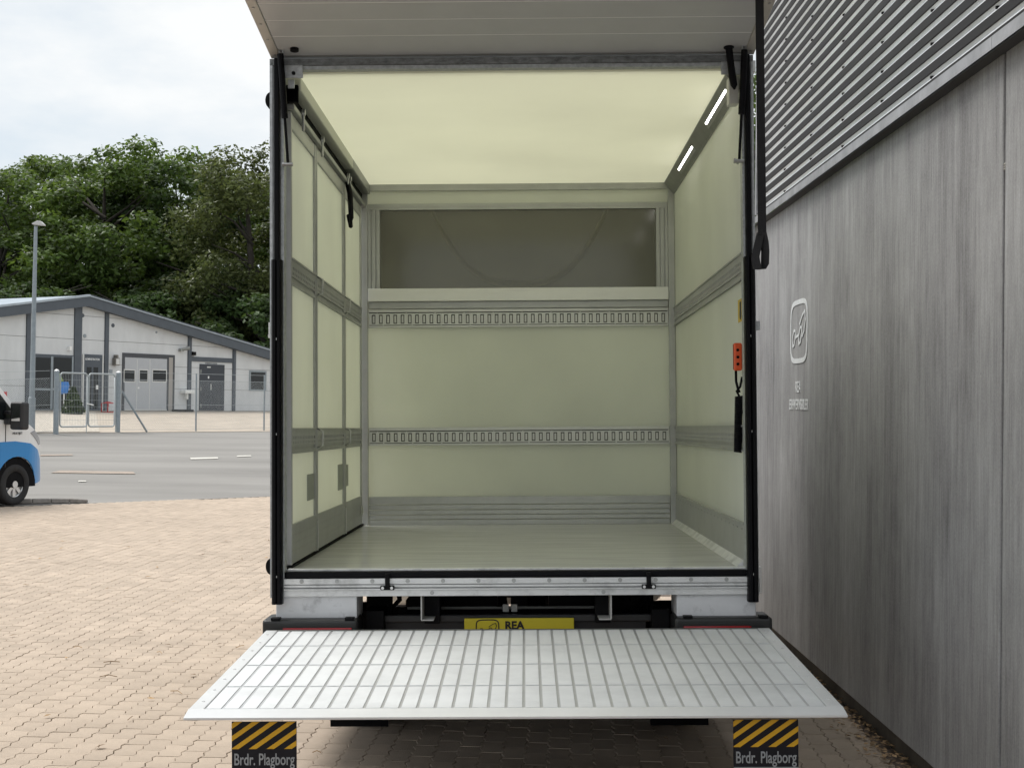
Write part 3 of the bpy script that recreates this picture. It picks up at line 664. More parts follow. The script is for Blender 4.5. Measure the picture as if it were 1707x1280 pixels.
for sx, x in ((-1, -.435), (1, .425)):
    bb = B(); bb.box(x-.003, x+.003, -.03, .12, -.225, -.116); bb.box(min(x, x-sx*.055), max(x, x-sx*.055), -.03, .10, -.229, -.224); part(bb, 'bracket', M('pale primed bracket', (.55,.55,.53), .5), ch)
random.seed(12)
for k in range(9):
    x = random.choice((-.55, .55))+random.uniform(-.08,.08); y = random.uniform(.25,.8); pts = [(x, y, -.13), (x+random.uniform(-.05,.05), y, -.18), (x+random.uniform(-.08,.08), y+.05, -.24), (x+random.uniform(-.08,.08), y, -.36)]
    part(B().tube(pts, random.uniform(.006,.014), 6), 'hose', rubber_d, ch, smooth=True)
for x, y, r in ((-.17, 1.2, .09), (.05, 1.5, .11), (.24, 1.3, .08)):
    part(B().cyl((x, y, -.14), (x+.05, y+.15, -.42), r, r*.8, 12), 'spring_unit', blackm, ch)
part(B().cyl((-.85, 1.42, -.60), (.85, 1.42, -.60), .06, n=12), 'rear_axle', blackm, ch)
part(B().box(-.55, -.49, .5, 2.4, -.42, -.2), 'fuel_tank', blackm, ch); part(B().box(.45, .62, .9, 2.6, -.45, -.2), 'battery_box', blackm, ch)
for x0, x1 in ((-.53, -.10), (-.035, .045), (.15, .66)): part(B().box(x0, x1, .46, .62, -.245, -.112), 'added_dark_panel', blackm, ch)  # black panels added to cut the light showing under the body
part(B().box(-.62, .66, .5, .55, -.6, -.235), 'added_dark_panel', blackm, ch)
part(B().box(-.72, -.60, .3, .36, -.30, -.115), 'mudguard_stay', rubber_d, ch)
for sx in (-1, 1):
    a, c = sorted((sx*1.085, sx*1.105)); part(B().box(a, c, .30, 3.0, -.62, -.121), 'added_shade_skirt', white_p)  # unseen skirts added to block side light under the body
    a, c = sorted((sx*.68, sx*.98)); part(B().box(a, c, .93, .94, -.90, -.30), 'added_shade_flap', rubber_d)  # flaps added to keep light from behind off the ground
def wheel(parent, x, y, z, r, wdt, out_):
    wt = empty('wheel', (x, y, z)); wt.parent = parent; n = 28
    bb = B(); pr = [(-wdt/2, r*.62), (-wdt/2, r*.9), (-wdt*.42, r*.985), (-wdt*.2, r), (wdt*.2, r), (wdt*.42, r*.985), (wdt/2, r*.9), (wdt/2, r*.62)]
    vs = [(a, q*math.cos(2*math.pi*k/n), q*math.sin(2*math.pi*k/n)) for k in range(n) for a, q in pr]; m = len(pr)
    bb.add(vs, [(k*m+i, k*m+(i+1) % m, ((k+1) % n)*m+(i+1) % m, ((k+1) % n)*m+i) for k in range(n) for i in range(m)]); bb.build('tyre', tyre_m, wt, smooth=True)
    bb = B(); f_ = out_*wdt*.36; bb.disc((f_-out_*.03, 0, 0), (out_,0,0), r*.64, .01, 24); bb.disc((f_, 0, 0), (out_,0,0), r*.17, .03, 14); bb.m = 0
    for k in range(8):
        a = 2*math.pi*k/8; bb2 = B().box(-.006, .012, r*.14, r*.62, -.028, .028).xf(Matrix.Translation((f_, 0, 0)) @ Matrix.Rotation(a, 4, 'X')); bb.add(bb2.v, bb2.f)
    bb.build('rim', M_rim, wt)
    bb = B(); vs = []
    for k in range(n):
        for q, a in ((r*.58, f_-out_*.005), (r*.66, f_+out_*.012)): vs.append((a, q*math.cos(2*math.pi*k/n), q*math.sin(2*math.pi*k/n)))
    bb.add(vs, [(2*k, 2*k+1, 2*((k+1) % n)+1, 2*((k+1) % n)) for k in range(n)]); bb.build('rim_ring', M_rim, wt, smooth=True)
    return wt
M_rim = M('silver wheel trim', (.62,.63,.64), .3, .6, var=.06, vscale=9)
for x, o_s in ((-.83, -1), (.83, 1)): wheel(TR, x, 1.42, -.645, .33, .25, o_s); wheel(TR, x, 4.55, -.625, .33, .21, o_s)
# cab ahead of the box
cabp = [(3.35,-.55),(3.35,1.0),(3.55,1.45),(3.9,1.5),(4.55,1.30),(5.25,.45),(5.65,.25),(5.75,-.1),(5.72,-.6),(5.0,-.66),(4.9,-.4),(4.55,-.24),(4.2,-.4),(4.1,-.66)]
cab = part(B().prism(cabp, 'x', -.98, .98), 'cab', white_p, bevel=.07, seg=3)
for sx in (-1, 1):
    part(B().prism([(3.6,.45),(3.65,1.2),(4.35,1.15),(4.85,.45)], 'x', sx*.975, sx*.986), 'side_window', glass_m, cab)
# tail lift platform, tilted a little down towards its outer edge
tl = empty('tail_lift', (0, -.16, -.255), (R_(2.4), 0, 0)); tl.parent = TR
PWd = 1.1185; PL = 1.545
rv_m = B().disc((0,0,0), (0,0,1), .006, .0025, 8).mesh('edge_rivet', alu_w)
def pc(me, name, loc, parent): o = link(name, me, parent); o.location = loc; return o
def tp(b, name, mat, **k): return part(b, name, mat, tl, **k)
tp(B().box(-PWd+.053, PWd-.053, -PL+.075, -.004, -.03, 0), 'deck', deck_m)
for sx in (-1, 1):
    bb = B(); a, c = sorted((sx*PWd, sx*(PWd-.0525))); bb.box(a, c, -PL+.07, 0, -.032, .004); tp(bb, 'side_edge', frame_w, bevel=.003)
    for k in range(8): pc(rv_m, 'edge_rivet', (sx*(PWd-.026), -.10-k*.18, .004), tl)
bb = B(); bb.prism([(-PL+.0745,-.024),(-PL+.012,-.020),(-PL,-.016),(-PL,-.009),(-PL+.0745,.004)], 'x', -PWd, PWd); tp(bb, 'front_lip', frame_w)
tp(B().box(-PWd, PWd, .0005, .02, -.05, .002), 'hinge_edge', alu_dk)
tp(B().box(-1.02, 1.02, -1.25, -.06, -.075, -.031), 'deck_underframe', alu_dk)
NCOL = 35; cw = (2*PWd-.106)/NCOL; rowb = [(-.008, -.345), (-.357, -.735), (-.747, -1.115), (-1.127, -1.462)]
pads = []
for r0, r1 in rowb: pads.append(B().box(-cw/2+.0055, cw/2-.0055, r1+.004, r0-.004, 0, .0022).mesh('tread_pad', pad_m))
for i in range(NCOL):
    for m in pads:
        o = bpy.data.objects.new('tread_pad', m); COL.objects.link(o); o.parent = tl; o.location = (-PWd+.053+cw*(i+.5), 0, .0003)
for x in (-.74, .74):
    part(B().prism([(-.1,-.30),(.35,-.34),(.40,-.44),(.3,-.48),(-.1,-.37)], 'x', x-.03, x+.03), 'lift_arm', blackm)
for x, m_ in ((-PWd+.15, .78), (PWd-.38, .78)):
    pass
for xc in (-.853, .850):
    fl = empty('warning_flag', (xc, -.16-1.50, -.255-.095), (R_(1.0), 0, R_(.3))); fl.parent = TR
    W_ = .110; H_ = .175
    part(B().box(-W_, W_, -.003, .003, -H_, 0), 'flag_sheet', flag_b, fl)
    for k in range(-2, 5):
        # slanted amber stripes clipped to the upper field (z -.11 .. 0)
        x0 = -W_-.003+k*.0605+.0; sl_ = 1.45; poly = []
        a = [(x0, -.092), (x0+.026, -.092), (x0+.026+.092*sl_, 0), (x0+.092*sl_, 0)]
        def clip(poly, xx, keep_less):
            outp = []
            for i in range(len(poly)):
                p, q = poly[i], poly[(i+1) % len(poly)]; ip = (p[0] <= xx) == keep_less or p[0] == xx; iq = (q[0] <= xx) == keep_less or q[0] == xx
                if ip: outp.append(p)
                if ip != iq: t = (xx-p[0])/(q[0]-p[0]); outp.append((xx, p[1]+t*(q[1]-p[1])))
            return outp
        a = clip(a, W_, True); a = clip(a, -W_, False) if a else a
        if len(a) >= 3: part(B().prism(a, 'y', -.0045, -.0032), 'amber_stripe', flag_y, fl)
    me = text_mesh('Brdr. Plagborg', .056, flag_g, .0006, .635, .0006); me.transform(Matrix.Translation((0, -.0038, -.146)) @ Matrix.Rotation(math.pi/2, 4, 'X')); link('lettering', me, fl)
    part(B().box(-W_, W_, -.005, -.0032, -.172, -.160), 'grey_band', flag_g, fl)
    me = text_mesh('L I F T S E R V I C E', .011, black_l, .0004); bpy.data.meshes.remove(me)
# yellow dealer plate
yp = part(B().box(-.248, .262, .135, .142, -.353, -.240), 'dealer_plate', yellow_p, bevel=.003)
me = text_mesh('REA', .050, black_l, .0006, 1.0, .0022); me.transform(Matrix.Translation((-.015, .134, -.290)) @ Matrix.Rotation(math.pi/2, 4, 'X')); link('lettering', me, yp)
bb = wall_strokes('emblem', emblem(-.14, -.290, .105, .085, .17)); bb.xf(Matrix.Translation((0, .134, 0)) @ Matrix.Rotation(math.pi/2, 4, 'X')); part(bb, 'emblem', black_l, yp)
# rear door, hinged at the top and swung up
rd = empty('rear_door', (0, -.012, 2.345), (R_(-7.6), 0, 0)); rd.parent = TR
DL = 2.38; xl, xr = -1.115, 1.10
part(B().box(xl, xr, -DL, -.02, .012, .034), 'door_skin', white_p, rd)
y = -.022; k = 0
while y > -DL+.1:
    y2 = max(y-(.232 if k == 0 else .172), -DL+.045); part(B().box(xl+.046, xr-.046, y2+.005, y, .002, .0115), 'lamella', door_in, rd); 
    part(B().box(xl+.046, xr-.046, y2-.0005, y2+.0048, .0012, .0115), 'joint_strip', groove_m, rd); y = y2-.001; k += 1
edge_m = M('door edge profile', (.50,.48,.44), .45, .3, var=.05, vscale=5)
part(B().box(xl, xl+.045, -DL, -.01, -.004, .0115), 'edge_profile', edge_m, rd, bevel=.003); part(B().box(xr-.045, xr, -DL, -.01, -.004, .0115), 'edge_profile', edge_m, rd, bevel=.003)
part(B().box(xl+.046, xr-.046, -.021, .0, -.002, .0115), 'hinge_profile', alu_in, rd)
bb = B()
for sx in (xl+.022, xr-.022):
    for k in range(14): bb.disc((sx, -.06-k*.17, -.004), (0,0,-1), .006, .003, 7)
part(bb, 'edge_rivets', bolt_m, rd)
part(B().disc((-.992, -.115, .002), (0,0,-1), .020, .012, 16), 'rubber_buffer', rubber, rd)
# pull strap
stp = empty('pull_strap', (.990, -.86, 1.285)); stp.parent = TR
part(B().box(-.0165, .0165, -.003, .003, .12, 1.18), 'webbing', web_m, stp)
bb = B(); hw = .0165
lp = [(-.006,.13), (.0,.10), (.006,.06), (.006,.0), (-.004,-.014), (-.03,-.016), (-.045,.0), (-.042,.05), (-.02,.11)]
lp3 = [(0, -.004, .13), (.008, -.008, .09), (.010, -.012, .05), (.008,-.012,.0), (-.004,-.010,-.02), (-.022, -.008,-.018), (-.028,0,.03), (-.014,.004,.09), (-.004,.004,.13)]
for i in range(len(lp3)-1):
    a, c = Vector(lp3[i]), Vector(lp3[i+1]); e = Vector((.008, .02, 0)) if i < 4 else Vector((.004,.02,0)); e2 = Vector((.014, -.014, 0))
    bb.add([a-e2, a+e2, c+e2, c-e2, a-e2+Vector((0,.004,0)), a+e2+Vector((0,.004,0)), c+e2+Vector((0,.004,0)), c-e2+Vector((0,.004,0))], [(0,1,2,3),(7,6,5,4),(0,4,5,1),(1,5,6,2),(2,6,7,3),(3,7,4,0)])
part(bb, 'strap_loop', web_m, stp)
# sticker on the right wall
sk = part(B().box(XI-.0025, XI-.0005, .035, .20, 1.13, 1.235), 'warning_sticker', sticker_y, rw)
bb = B(); bb.cyl((XI-.004, .12, 1.165), (XI-.0026, .12, 1.165), .026, n=12); bb.box(XI-.004, XI-.0026, .10, .14, 1.18, 1.222); part(bb, 'pictogram', black_l, sk)

# lift remote with coiled cable, hung on the right wall
TM = TR.matrix_basis.copy()
rc = empty('lift_remote', TM @ Vector((XI-.018, .10, .90)), TR.rotation_euler); tag(rc, 'orange lift remote with black coiled cable hanging inside the right edge of the truck', 'remote control')
part(B().box(-.024, .014, -.030, .015, 0, .128), 'remote_body', orange_p, rc, bevel=.009, seg=3)
part(B().box(-.0255, -.0242, -.012, -.008, .006, .122), 'body_seam', blackm, rc)
for z in (.03, .062, .095): bb = B(); bb.disc((-.007, -.030, z), (0,-1,0), .007, .004, 10); part(bb, 'button', blackm, rc)
pts = [(-.012, 0, 0), (-.013, -.01, -.05), (-.005, -.015, -.085), (.002,-.01,-.10)]
part(B().tube(pts, .006, 8), 'cable', rubber, rc, smooth=True)
pts = [(.012, -.03, -.03), (.004, -.02, -.075), (-.012, -.015, -.095), (.0, -.02, -.12), (.012, -.02, -.20)]
part(B().tube(pts, .0055, 8), 'cable', rubber, rc, smooth=True)
pts = []; turns = 30
for k in range(turns*10+1):
    t = k/(turns*10); a = 2*math.pi*turns*t; pts.append((-.004+.015*math.cos(a)-.008*t, -.03+.015*math.sin(a), -.12-.255*t))
part(B().tube(pts, .0048, 6), 'coiled_cable', rubber, rc, smooth=True)

# ------------------------------------------------------------------ office building with the gable
dv = ray(140, 495); tt = (GP-Vector((CAM.x, CAM.y))).dot(GN)/Vector((dv.x, dv.y)).dot(GN); AP = CAM+dv*tt
U0 = (Vector((AP.x, AP.y))-GP).dot(GE); O2 = GP+GE*U0
ob = empty('office_building', (O2.x, O2.y, GZ), (0, 0, GA)); tag(ob, 'low light grey gabled building with slate blue trim behind the wire fence', 'building')
def fac(px, py):
    d = ray(px, py); t = (GP-Vector((CAM.x, CAM.y))).dot(GN)/Vector((d.x, d.y)).dot(GN); p = CAM+d*t
    return (Vector((p.x, p.y))-O2).dot(GE), p.z-GZ
AZ = AP.z-GZ; ur, zr_ = fac(453, 588); SL = (AZ-zr_)/ur; HWD = ur+2.2
def top(u): return AZ-SL*abs(u)
def fbox(px0, py0, px1, py1, y0, y1, name, mat, parent=ob, **k):
    pm_ = (px0+px1)/2; u0 = fac(px0, (py0+py1)/2)[0]; u1 = fac(px1, (py0+py1)/2)[0]; z1 = fac(pm_, py0)[1]; z0 = fac(pm_, py1)[1]
    return B().box(u0, u1, y0, y1, max(-.02, z0), z1).build(name, mat, parent, **k)
# bays and wall elements
cols = [(42,48.5),(122,134),(173,179),(312,317.5),(387,391.5)]
cu = [(fac(a, 640)[0], fac(c, 640)[0]) for a, c in cols]
edges = [-HWD] + [q for c in cu for q in c] + [HWD]
RH = 1.05; VB = .42
for i in range(0, len(edges), 2):
    a, c = edges[i], edges[i+1]; nsp = max(1, round((c-a)/7))
    for s in range(nsp):
        u0 = a+(c-a)*s/nsp+.01; u1 = a+(c-a)*(s+1)/nsp-.01; z = 0
        while True:
            z0, z1 = z+.008, z+RH-.008; t0, t1 = top(u0)-VB+.03, top(u1)-VB+.03
            if z0 >= max(t0, t1): break
            poly = [(u0, z0), (u1, z0)]
            pts = [(u0, min(z1, t0)), (u1, min(z1, t1))]
            q = [(u1, max(z0, pts[1][1]))]
            # cross point of the sloping verge with the row top
            if (t0-z1)*(t1-z1) < 0:
                k = (z1-t0)/(t1-t0); q.append((u0+(u1-u0)*k, z1))
            q.append((u0, max(z0, pts[0][1])))
            if u0 < 0 < u1 and top(0)-VB+.03 < z1: q.insert(1, (0, top(0)-VB+.03))
            poly += q; B().prism(poly, 'y', 0, .12).build('wall_element', wallp_m, ob); z += RH
body = [(-HWD+.02, -.4), (HWD-.02, -.4), (HWD-.02, top(HWD)-.1), (0, AZ-.1), (-HWD+.02, top(HWD)-.1)]
B().prism(body, 'y', .121, 30).build('building_body', M('wall joint grey', (.22,.22,.22), .9), ob)
for (a, c), (pa, pc) in zip(cu, cols):
    zt = top((a+c)/2)-VB+.1; B().box(a, c, -.06, .1, -.02, zt).build('column', slate_m, ob)
for sx in (-1, 1):
    e = sx*(HWD+.5); B().prism([(0, AZ), (e, AZ-SL*abs(e)), (e, AZ-SL*abs(e)-VB), (0, AZ-VB)], 'y', -.35, -.02).build('verge_board', slate_m, ob)
    B().prism([(0, AZ+.06), (e, AZ-SL*abs(e)+.06), (e, AZ-SL*abs(e)+.005), (0, AZ+.005)], 'y', -.40, 30).build('roof', roof_m, ob)
    B().prism([(0, AZ+.10), (e, AZ-SL*abs(e)+.10), (e, AZ-SL*abs(e)+.062), (0, AZ+.062)], 'y', -.42, -.22).build('verge_flashing', roof_m if sx < 0 else slate_m, ob)
fbox(317.5, 596, 387, 603.5, -.05, -.002, 'lintel_band', slate_m)
# shop window
sw = fbox(50, 591, 122, 683, -.03, -.003, 'shop_window', slate_m)
for a, b_, c, d in ((57,596,83,647), (87,596,118,647), (57,651,83,681), (87,651,118,681)): fbox(a, b_, c, d, -.036, -.031, 'pane', glass_m, sw)
for a, b_, c, d in ((54.5,594,57,682.5),(83,594,86.8,682.5),(118,594,120.5,682.5),(57,647,83,650.5),(87,647,118,650.5)): fbox(a, b_, c, d, -.06, -.032, 'frame_bar', steel_m, sw)
# office door
od = fbox(138, 591, 169, 684, -.04, -.003, 'office_door', slate_m)
fbox(143, 612, 162, 681, -.046, -.041, 'door_glass', glass_m, od); fbox(151, 612, 154, 681, -.05, -.0465, 'door_stile', slate_m, od); fbox(158.5, 642, 162.5, 649, -.056, -.051, 'notice', white_p, od)
fbox(136.5, 590, 138.5, 684, -.05, -.002, 'door_jamb', gtrim_m, od); fbox(169, 592, 170.5, 684, -.05, -.002, 'door_jamb', gtrim_m, od)
def facade_text(body, px0, px1, py, hpx, mat, y=-.06):
    u0, z0 = fac(px0, py+hpx/2); u1, z1 = fac(px1, py-hpx/2); z1 = fac((px0+px1)/2, py-hpx/2)[1]; z0 = fac((px0+px1)/2, py+hpx/2)[1]
    me = text_mesh(body, 1, mat, .004, 1, .012); xs_ = [v.co.x for v in me.vertices]; ys_ = [v.co.y for v in me.vertices]; wx = max(xs_)-min(xs_); hy = max(ys_)
    sx, sy = (u1-u0)/wx, (z1-z0)/hy
    me.transform(Matrix.Translation(((u0+u1)/2, y, z0)) @ Matrix.Rotation(math.pi/2, 4, 'X') @ Matrix.Diagonal((sx, sy, 1, 1))); return link('lettering', me, ob)
facade_text('ADMINISTRATION', 141, 165, 598.8, 3.4, white_l, -.046)
facade_text('VAREMODTAGELSE', 342, 362, 605.8, 2.0, slate_m, -.006)
# garage door
gd = fbox(203, 590, 290, 685, -.04, -.003, 'garage_door', M('dark door reveal', (.06,.065,.075), .6))
fbox(206.5, 597, 276.5, 684, -.052, -.041, 'door_leaf', gdoor_m, gd); fbox(280, 596, 286.5, 684, -.05, -.041, 'side_reveal', M('beige reveal', (.36,.34,.32), .7), gd)
for a, c in ((204.5,223.5),(230,245),(252,276)):
    fbox(a+.3, 615.5, c+.8, 637.5, -.058, -.0525, 'window_frame', gtrim_m, gd); fbox(a+1.5, 617.5, c-.8, 635.5, -.064, -.0585, 'pane', glass_m, gd)
for a in (226.7, 248): fbox(a-.5, 599, a+.5, 684, -.058, -.0525, 'leaf_joint', gtrim_m, gd)
fbox(206.5, 682, 276.5, 684, -.06, -.0525, 'threshold', gtrim_m, gd); fbox(228, 645, 230.5, 648, -.07, -.0525, 'door_knob', white_p, gd)
# dark steel door
sd = fbox(332, 607.5, 373, 684, -.04, -.003, 'steel_door', M('dark navy door', (.035,.042,.055), .5))
for py in (619, 648, 676): fbox(333, py-3, 334.5, py+3, -.05, -.041, 'door_hinge', alu_dk, sd)
fbox(345.5, 627, 347.5, 631, -.05, -.041, 'door_spyhole', white_p, sd); fbox(349.5, 640, 350.7, 650, -.07, -.041, 'door_handle', alu, sd)
fbox(344, 611, 350, 613, -.05, -.041, 'door_closer', alu, sd)
wn = fbox(415, 618, 443.5, 651.5, -.03, -.003, 'side_window', steel_m); fbox(417.5, 620.5, 441.5, 649, -.036, -.031, 'pane', glass_m, wn)
def vent(px, py, r, mat):
    u, z = fac(px, py); b = B(); b.disc((u, 0, z), (0,-1,0), r, .03, 12); b.build('wall_vent', mat, ob)
for px, py, r, m_ in ((137.5,526,.085,slate_m),(141,560,.085,steel_m),(188,542.5,.09,slate_m),(260.5,554,.05,steel_m)): vent(px, py, r, m_)
fbox(112, 577.5, 116, 584, -.16, -.002, 'alarm_bell', white_p); fbox(318.5, 586.5, 323.5, 592.5, -.14, -.002, 'alarm_box', blackm)
fbox(182, 616, 187, 623, -.02, -.002, 'name_plate', steel_m); fbox(5.5, 653, 11, 664, -.03, -.002, 'hydrant_sign', M('red sign', (.55,.03,.03), .5))
u, z = fac(190, 601); b = B(); b.box(u-.14, u+.14, -.25, -.03, z-.22, z+.12); b.box(u-.05, u+.05, -.25, -.001, z+.12, z+.26); lt = b.build('wall_lantern', M('brass lantern', (.20,.19,.17), .4, .4), ob, bevel=.03); B().box(u-.10, u+.10, -.256, -.2505, z-.18, z+.08).build('lantern_glass', gtrim_m, lt)
u, z = fac(300, 583); b = B(); b.box(u-.10, u+.10, -.16, -.002, z-.08, z+.05); b.cyl((u, -.1, z), (u+.3, -.35, z+.1), .07, .09, 10); b.build('flood_light', alu_dk, ob)
u, z = fac(308, 654); b = B(); b.box(u-.32, u+.32, -.36, -.002, z-.06, z+.12); b.box(u-.06, u+.06, -.2, -.002, z-.34, z-.06); b.build('wash_basin', white_p, ob, bevel=.03)
# rail on the roof
u0 = fac(393, 575)[0]; u1 = fac(431, 575)[0]; b = B()
for u in (u0, u0+1.2, u1): b.cyl((u, 2.0, top(u)), (u, 2.0, top(u0)+.10), .045, n=6)
b.cyl((u0, 2.0, top(u0)+.10), (u1, 2.0, top(u0)+.10), .045, n=6); b.cyl((u0, 2.0, top(u0)-.25), (u1, 2.0, top(u0)-.25), .045, n=6); b.build('roof_rail', wire_m, ob)

# ------------------------------------------------------------------ fence, gate, lamp post
def up_at(p, px, py):                                   # height above p of pixel (px, py) at p's distance
    q = at(px, py, p.y); return q.z-p.z
pL = gpos(93, 722); pR = gpos(196, 720); pF = gpos(328, 718.5)
FH = 1.98
def chain_link(length, h, step=.075, r=.0022):
    b = B(); k = -h
    while k < length:
        for sgn in (1, -1):
            a0 = max(0, k) ; z0 = (a0-k); a1 = min(length, k+h); z1 = a1-k
            if a1-a0 < .02: continue
            A = (a0, 0, z0 if sgn > 0 else h-z0); C = (a1, 0, z1 if sgn > 0 else h-z1)
            b.cyl(A, C, r, n=3, caps=False)
        k += step
    return b
def fence_run(p0, p1, label, posts):
    d = p1-p0; ln = Vector((d.x, d.y)).length; e = empty('wire_fence', p0, (0, -math.atan2(d.z, ln), math.atan2(d.y, d.x))); tag(e, label, 'fence')
    stuff(chain_link(ln, 1.68).xf(Matrix.Translation((0,0,.06))).build('wire_mesh', wire_m, e))
    for z in (.06, .9, 1.74, 1.98): B().cyl((0,0,z), (ln,0,z), .006, n=5).build('tension_wire', wire_m, e)
    for u in posts:
        B().cyl((u,.03,-.05), (u,.03,FH+.02), .028, n=8).build('fence_post', steel_m, e)
    return e
dirR = (gpos(450, 717)-pR); dirR = Vector((dirR.x, dirR.y, 0)).normalized()
endR = pR+dirR*15; endR.z = pR.z+.05
du = Vector((pF.x-pR.x, pF.y-pR.y)).length
fR = fence_run(pR+dirR*.15, endR, 'chain link fence right of the double gate, in front of the garage door', [du-.15, du+2.85, du+5.85, du+8.85])
pb = gpos(243, 719.5)-pR; l0 = Vector((pb.x, pb.y)).length-.15
B().cyl((-.05, -.08, 1.34), (l0, -.08, .0), .035, n=8).build('brace', steel_m, fR)
sL = pL-FD.to_3d()*12; sL.z = zg(sL.x, sL.y)
fence_run(sL, pL-FD.to_3d()*.12, 'chain link fence left of the double gate, behind the lamp post', [2, 5, 8])
dg_ = pR-pL; lg = Vector((dg_.x, dg_.y)).length
gt = empty('double_gate', pL, (0, 0, math.atan2(dg_.y, dg_.x))); tag(gt, 'grey steel double gate with thick round posts in the wire fence', 'gate')
for u in (0, lg):
    b = B(); b.cyl((u,0,-.05), (u,0,1.98), .085, n=14); gp_ = b.build('gate_post', steel_m, gt); B().cyl((u,0,1.98), (u,0,2.03), .09, .03, 14).build('post_cap', white_p, gp_)
def rrect(u0, u1, z0, z1, r=.10, n=6):
    pts = []
    for cx, cz, a0 in ((u1-r, z1-r, 0), (u0+r, z1-r, 90), (u0+r, z0+r, 180), (u1-r, z0+r, 270)):
        for k in range(n+1): a = R_(a0+90*k/n); pts.append((cx+r*math.cos(a), 0, cz+r*math.sin(a)))
    return pts+[pts[0]]
for a, c in ((.14, lg/2-.03), (lg/2+.03, lg-.14)):
    b = B(); b.tube(rrect(a, c, .20, 1.92), .026, 8); lf = b.build('gate_leaf', wire_m, gt, smooth=True)
    b = B(); n = int((c-a)/.06)
    for k in range(1, n): b.cyl((a+k*(c-a)/n, 0, .22), (a+k*(c-a)/n, 0, 1.9), .0035, n=4)
    for k in range(1, 8): b.cyl((a, 0, .2+k*.215), (c, 0, .2+k*.215), .0035, n=4)
    stuff(b.build('leaf_grid', wire_m, lf))
B().cyl((lg/2-.05,-.03,.95), (lg/2+.18,-.06,.90), .02, n=8).build('gate_handle', white_p, gt); B().cyl((lg/2-.04,0,-.02), (lg/2-.04,0,.3), .015, n=6).build('drop_bolt', wire_m, gt)
pp = gpos(52, 721); lh = up_at(pp, 56, 377)
lp_ = empty('lamp_post', pp, (0, R_(.35), 0)); tag(lp_, 'tall grey lamp post left of the gate in front of the building', 'street lamp')
B().tube([(0,0,-.05),(0,0,1.1),(0,0,1.12),(0,0,lh)], [.115,.115,.085,.055], 12).build('pole', steel_m, lp_, smooth=False)
b = B(); b.prism([(-.12,0),(.40,-.05),(.40,-.0),(.24,.20),(.08,.22),(-.14,.06)], 'y', -.12, .12); b.xf(Matrix.Translation((0,0,lh+.04)) @ Matrix.Diagonal((.72,.8,.55,1))); b.build('lamp_head', M('grey lamp housing', (.55,.55,.54), .5), lp_, bevel=.03)

# shrubs and small things by the office door
def leaf_quads(b, c, n, rad, size, rng, flat=.0, up=.35):
    for _ in range(n):
        d = Vector((rng.gauss(0,1), rng.gauss(0,1), rng.gauss(0,1))); d.normalize(); p = c + Vector((d.x*rad.x, d.y*rad.y, d.z*rad.z))*(rng.random()**.45)
        nrm = (d*.7+Vector((rng.gauss(0,.6), rng.gauss(0,.6), up+rng.gauss(0,.6)))).normalized(); u = nrm.orthogonal().normalized(); a = rng.random()*6.283
        t = (u*math.cos(a)+nrm.cross(u)*math.sin(a)); q = nrm.cross(t); s = size*rng.uniform(.6,1.35)
        b.add([p-t*s, p+q*s*.55-nrm*s*.12, p+t*s, p-q*s*.55-nrm*s*.12], [(0,1,2,3)])
rng = random.Random(3)
pbq = gpos(121.5, 690.5); cb = empty('conical_shrub', pbq); tag(cb, 'cone shaped green conifer shrub on the gravel behind the gate', 'shrub')
hb = up_at(pbq, 121, 646); wb = 19.5*pbq.y/F; b = B()
for k in range(2600):
    t = rng.random()**.8; z = hb*t; r = wb*((1-t)**.8)*(.80+.24*rng.random())*(1 if t > .10 else .7+3*t); a = rng.random()*6.283
    leaf_quads(b, Vector((r*math.cos(a), r*math.sin(a), z)), 1, Vector((.04,.04,.04)), .075, rng)
b.build('foliage', bush_m, cb); B().cyl((0,0,-.05), (0,0,hb*.8), .05, .01, 6).build('trunk', bark_m, cb)
pq = gpos(180, 687); rb_ = empty('red_lantern', pq, (0,0,GA)); tag(rb_, 'small red lantern standing beside the office door', 'lantern')
s_ = 7.5*pq.y/F; red_m = M('red lantern paint', (.42,.025,.03), .5); b = B()
for sx in (-1, 1):
    for sy in (-1, 1): b.box(sx*s_-.02, sx*s_+.02, sy*s_-.02, sy*s_+.02, 0, .38)
b.box(-s_-.03, s_+.03, -s_-.03, s_+.03, -.02, .03); b.build('lantern_frame', red_m, rb_)
B().add([(-s_-.04,-s_-.04,.38),(s_+.04,-s_-.04,.38),(s_+.04,s_+.04,.38),(-s_-.04,s_+.04,.38),(0,0,.48)], [(0,3,2,1),(0,1,4),(1,2,4),(2,3,4),(3,0,4)]).build('lantern_roof', red_m, rb_); B().cyl((0,0,.03), (0,0,.22), .05, n=10).build('candle', gtrim_m, rb_)
pq = gpos(304.5, 686); dm = tag(B().box(-.45,.45,-.3,.3,-.01,.10).build('door_mat_tray', blackm, bevel=.03), 'flat black tray on the ground under the wash basin', 'tray'); dm.location = pq; dm.rotation_euler = (0,0,GA)
pq = gpos(106, 688); bx = empty('child_figure_sign', pq, (0,0,R_(20))); tag(bx, 'small blue and green playing figure sign on a post behind the gate', 'sign')
hh = up_at(pq, 105, 645); b = B(); b.cyl((0,0,-.05), (0,0,hh*.75), .03, n=6); b.build('sign_post', white_p, bx)
B().prism([(-.14,hh*.72),(.14,hh*.75),(.22,hh*1.05),(.18,hh*1.2),(-.18,hh*1.2),(-.24,hh*.98)], 'y', -.03, .03).build('blue_panel', M('blue panel', (.05,.22,.62), .5, var=.15, vscale=8), bx, bevel=.02)
B().prism([(-.22,hh*1.2),(-.02,hh*1.22),(-.12,hh*1.42),(-.22,hh*1.6),(-.34,hh*1.55),(-.34,hh*1.3)], 'y', -.025, .025).build('green_panel', M('green panel', (.25,.36,.10), .5, var=.2, vscale=8), bx, bevel=.02)

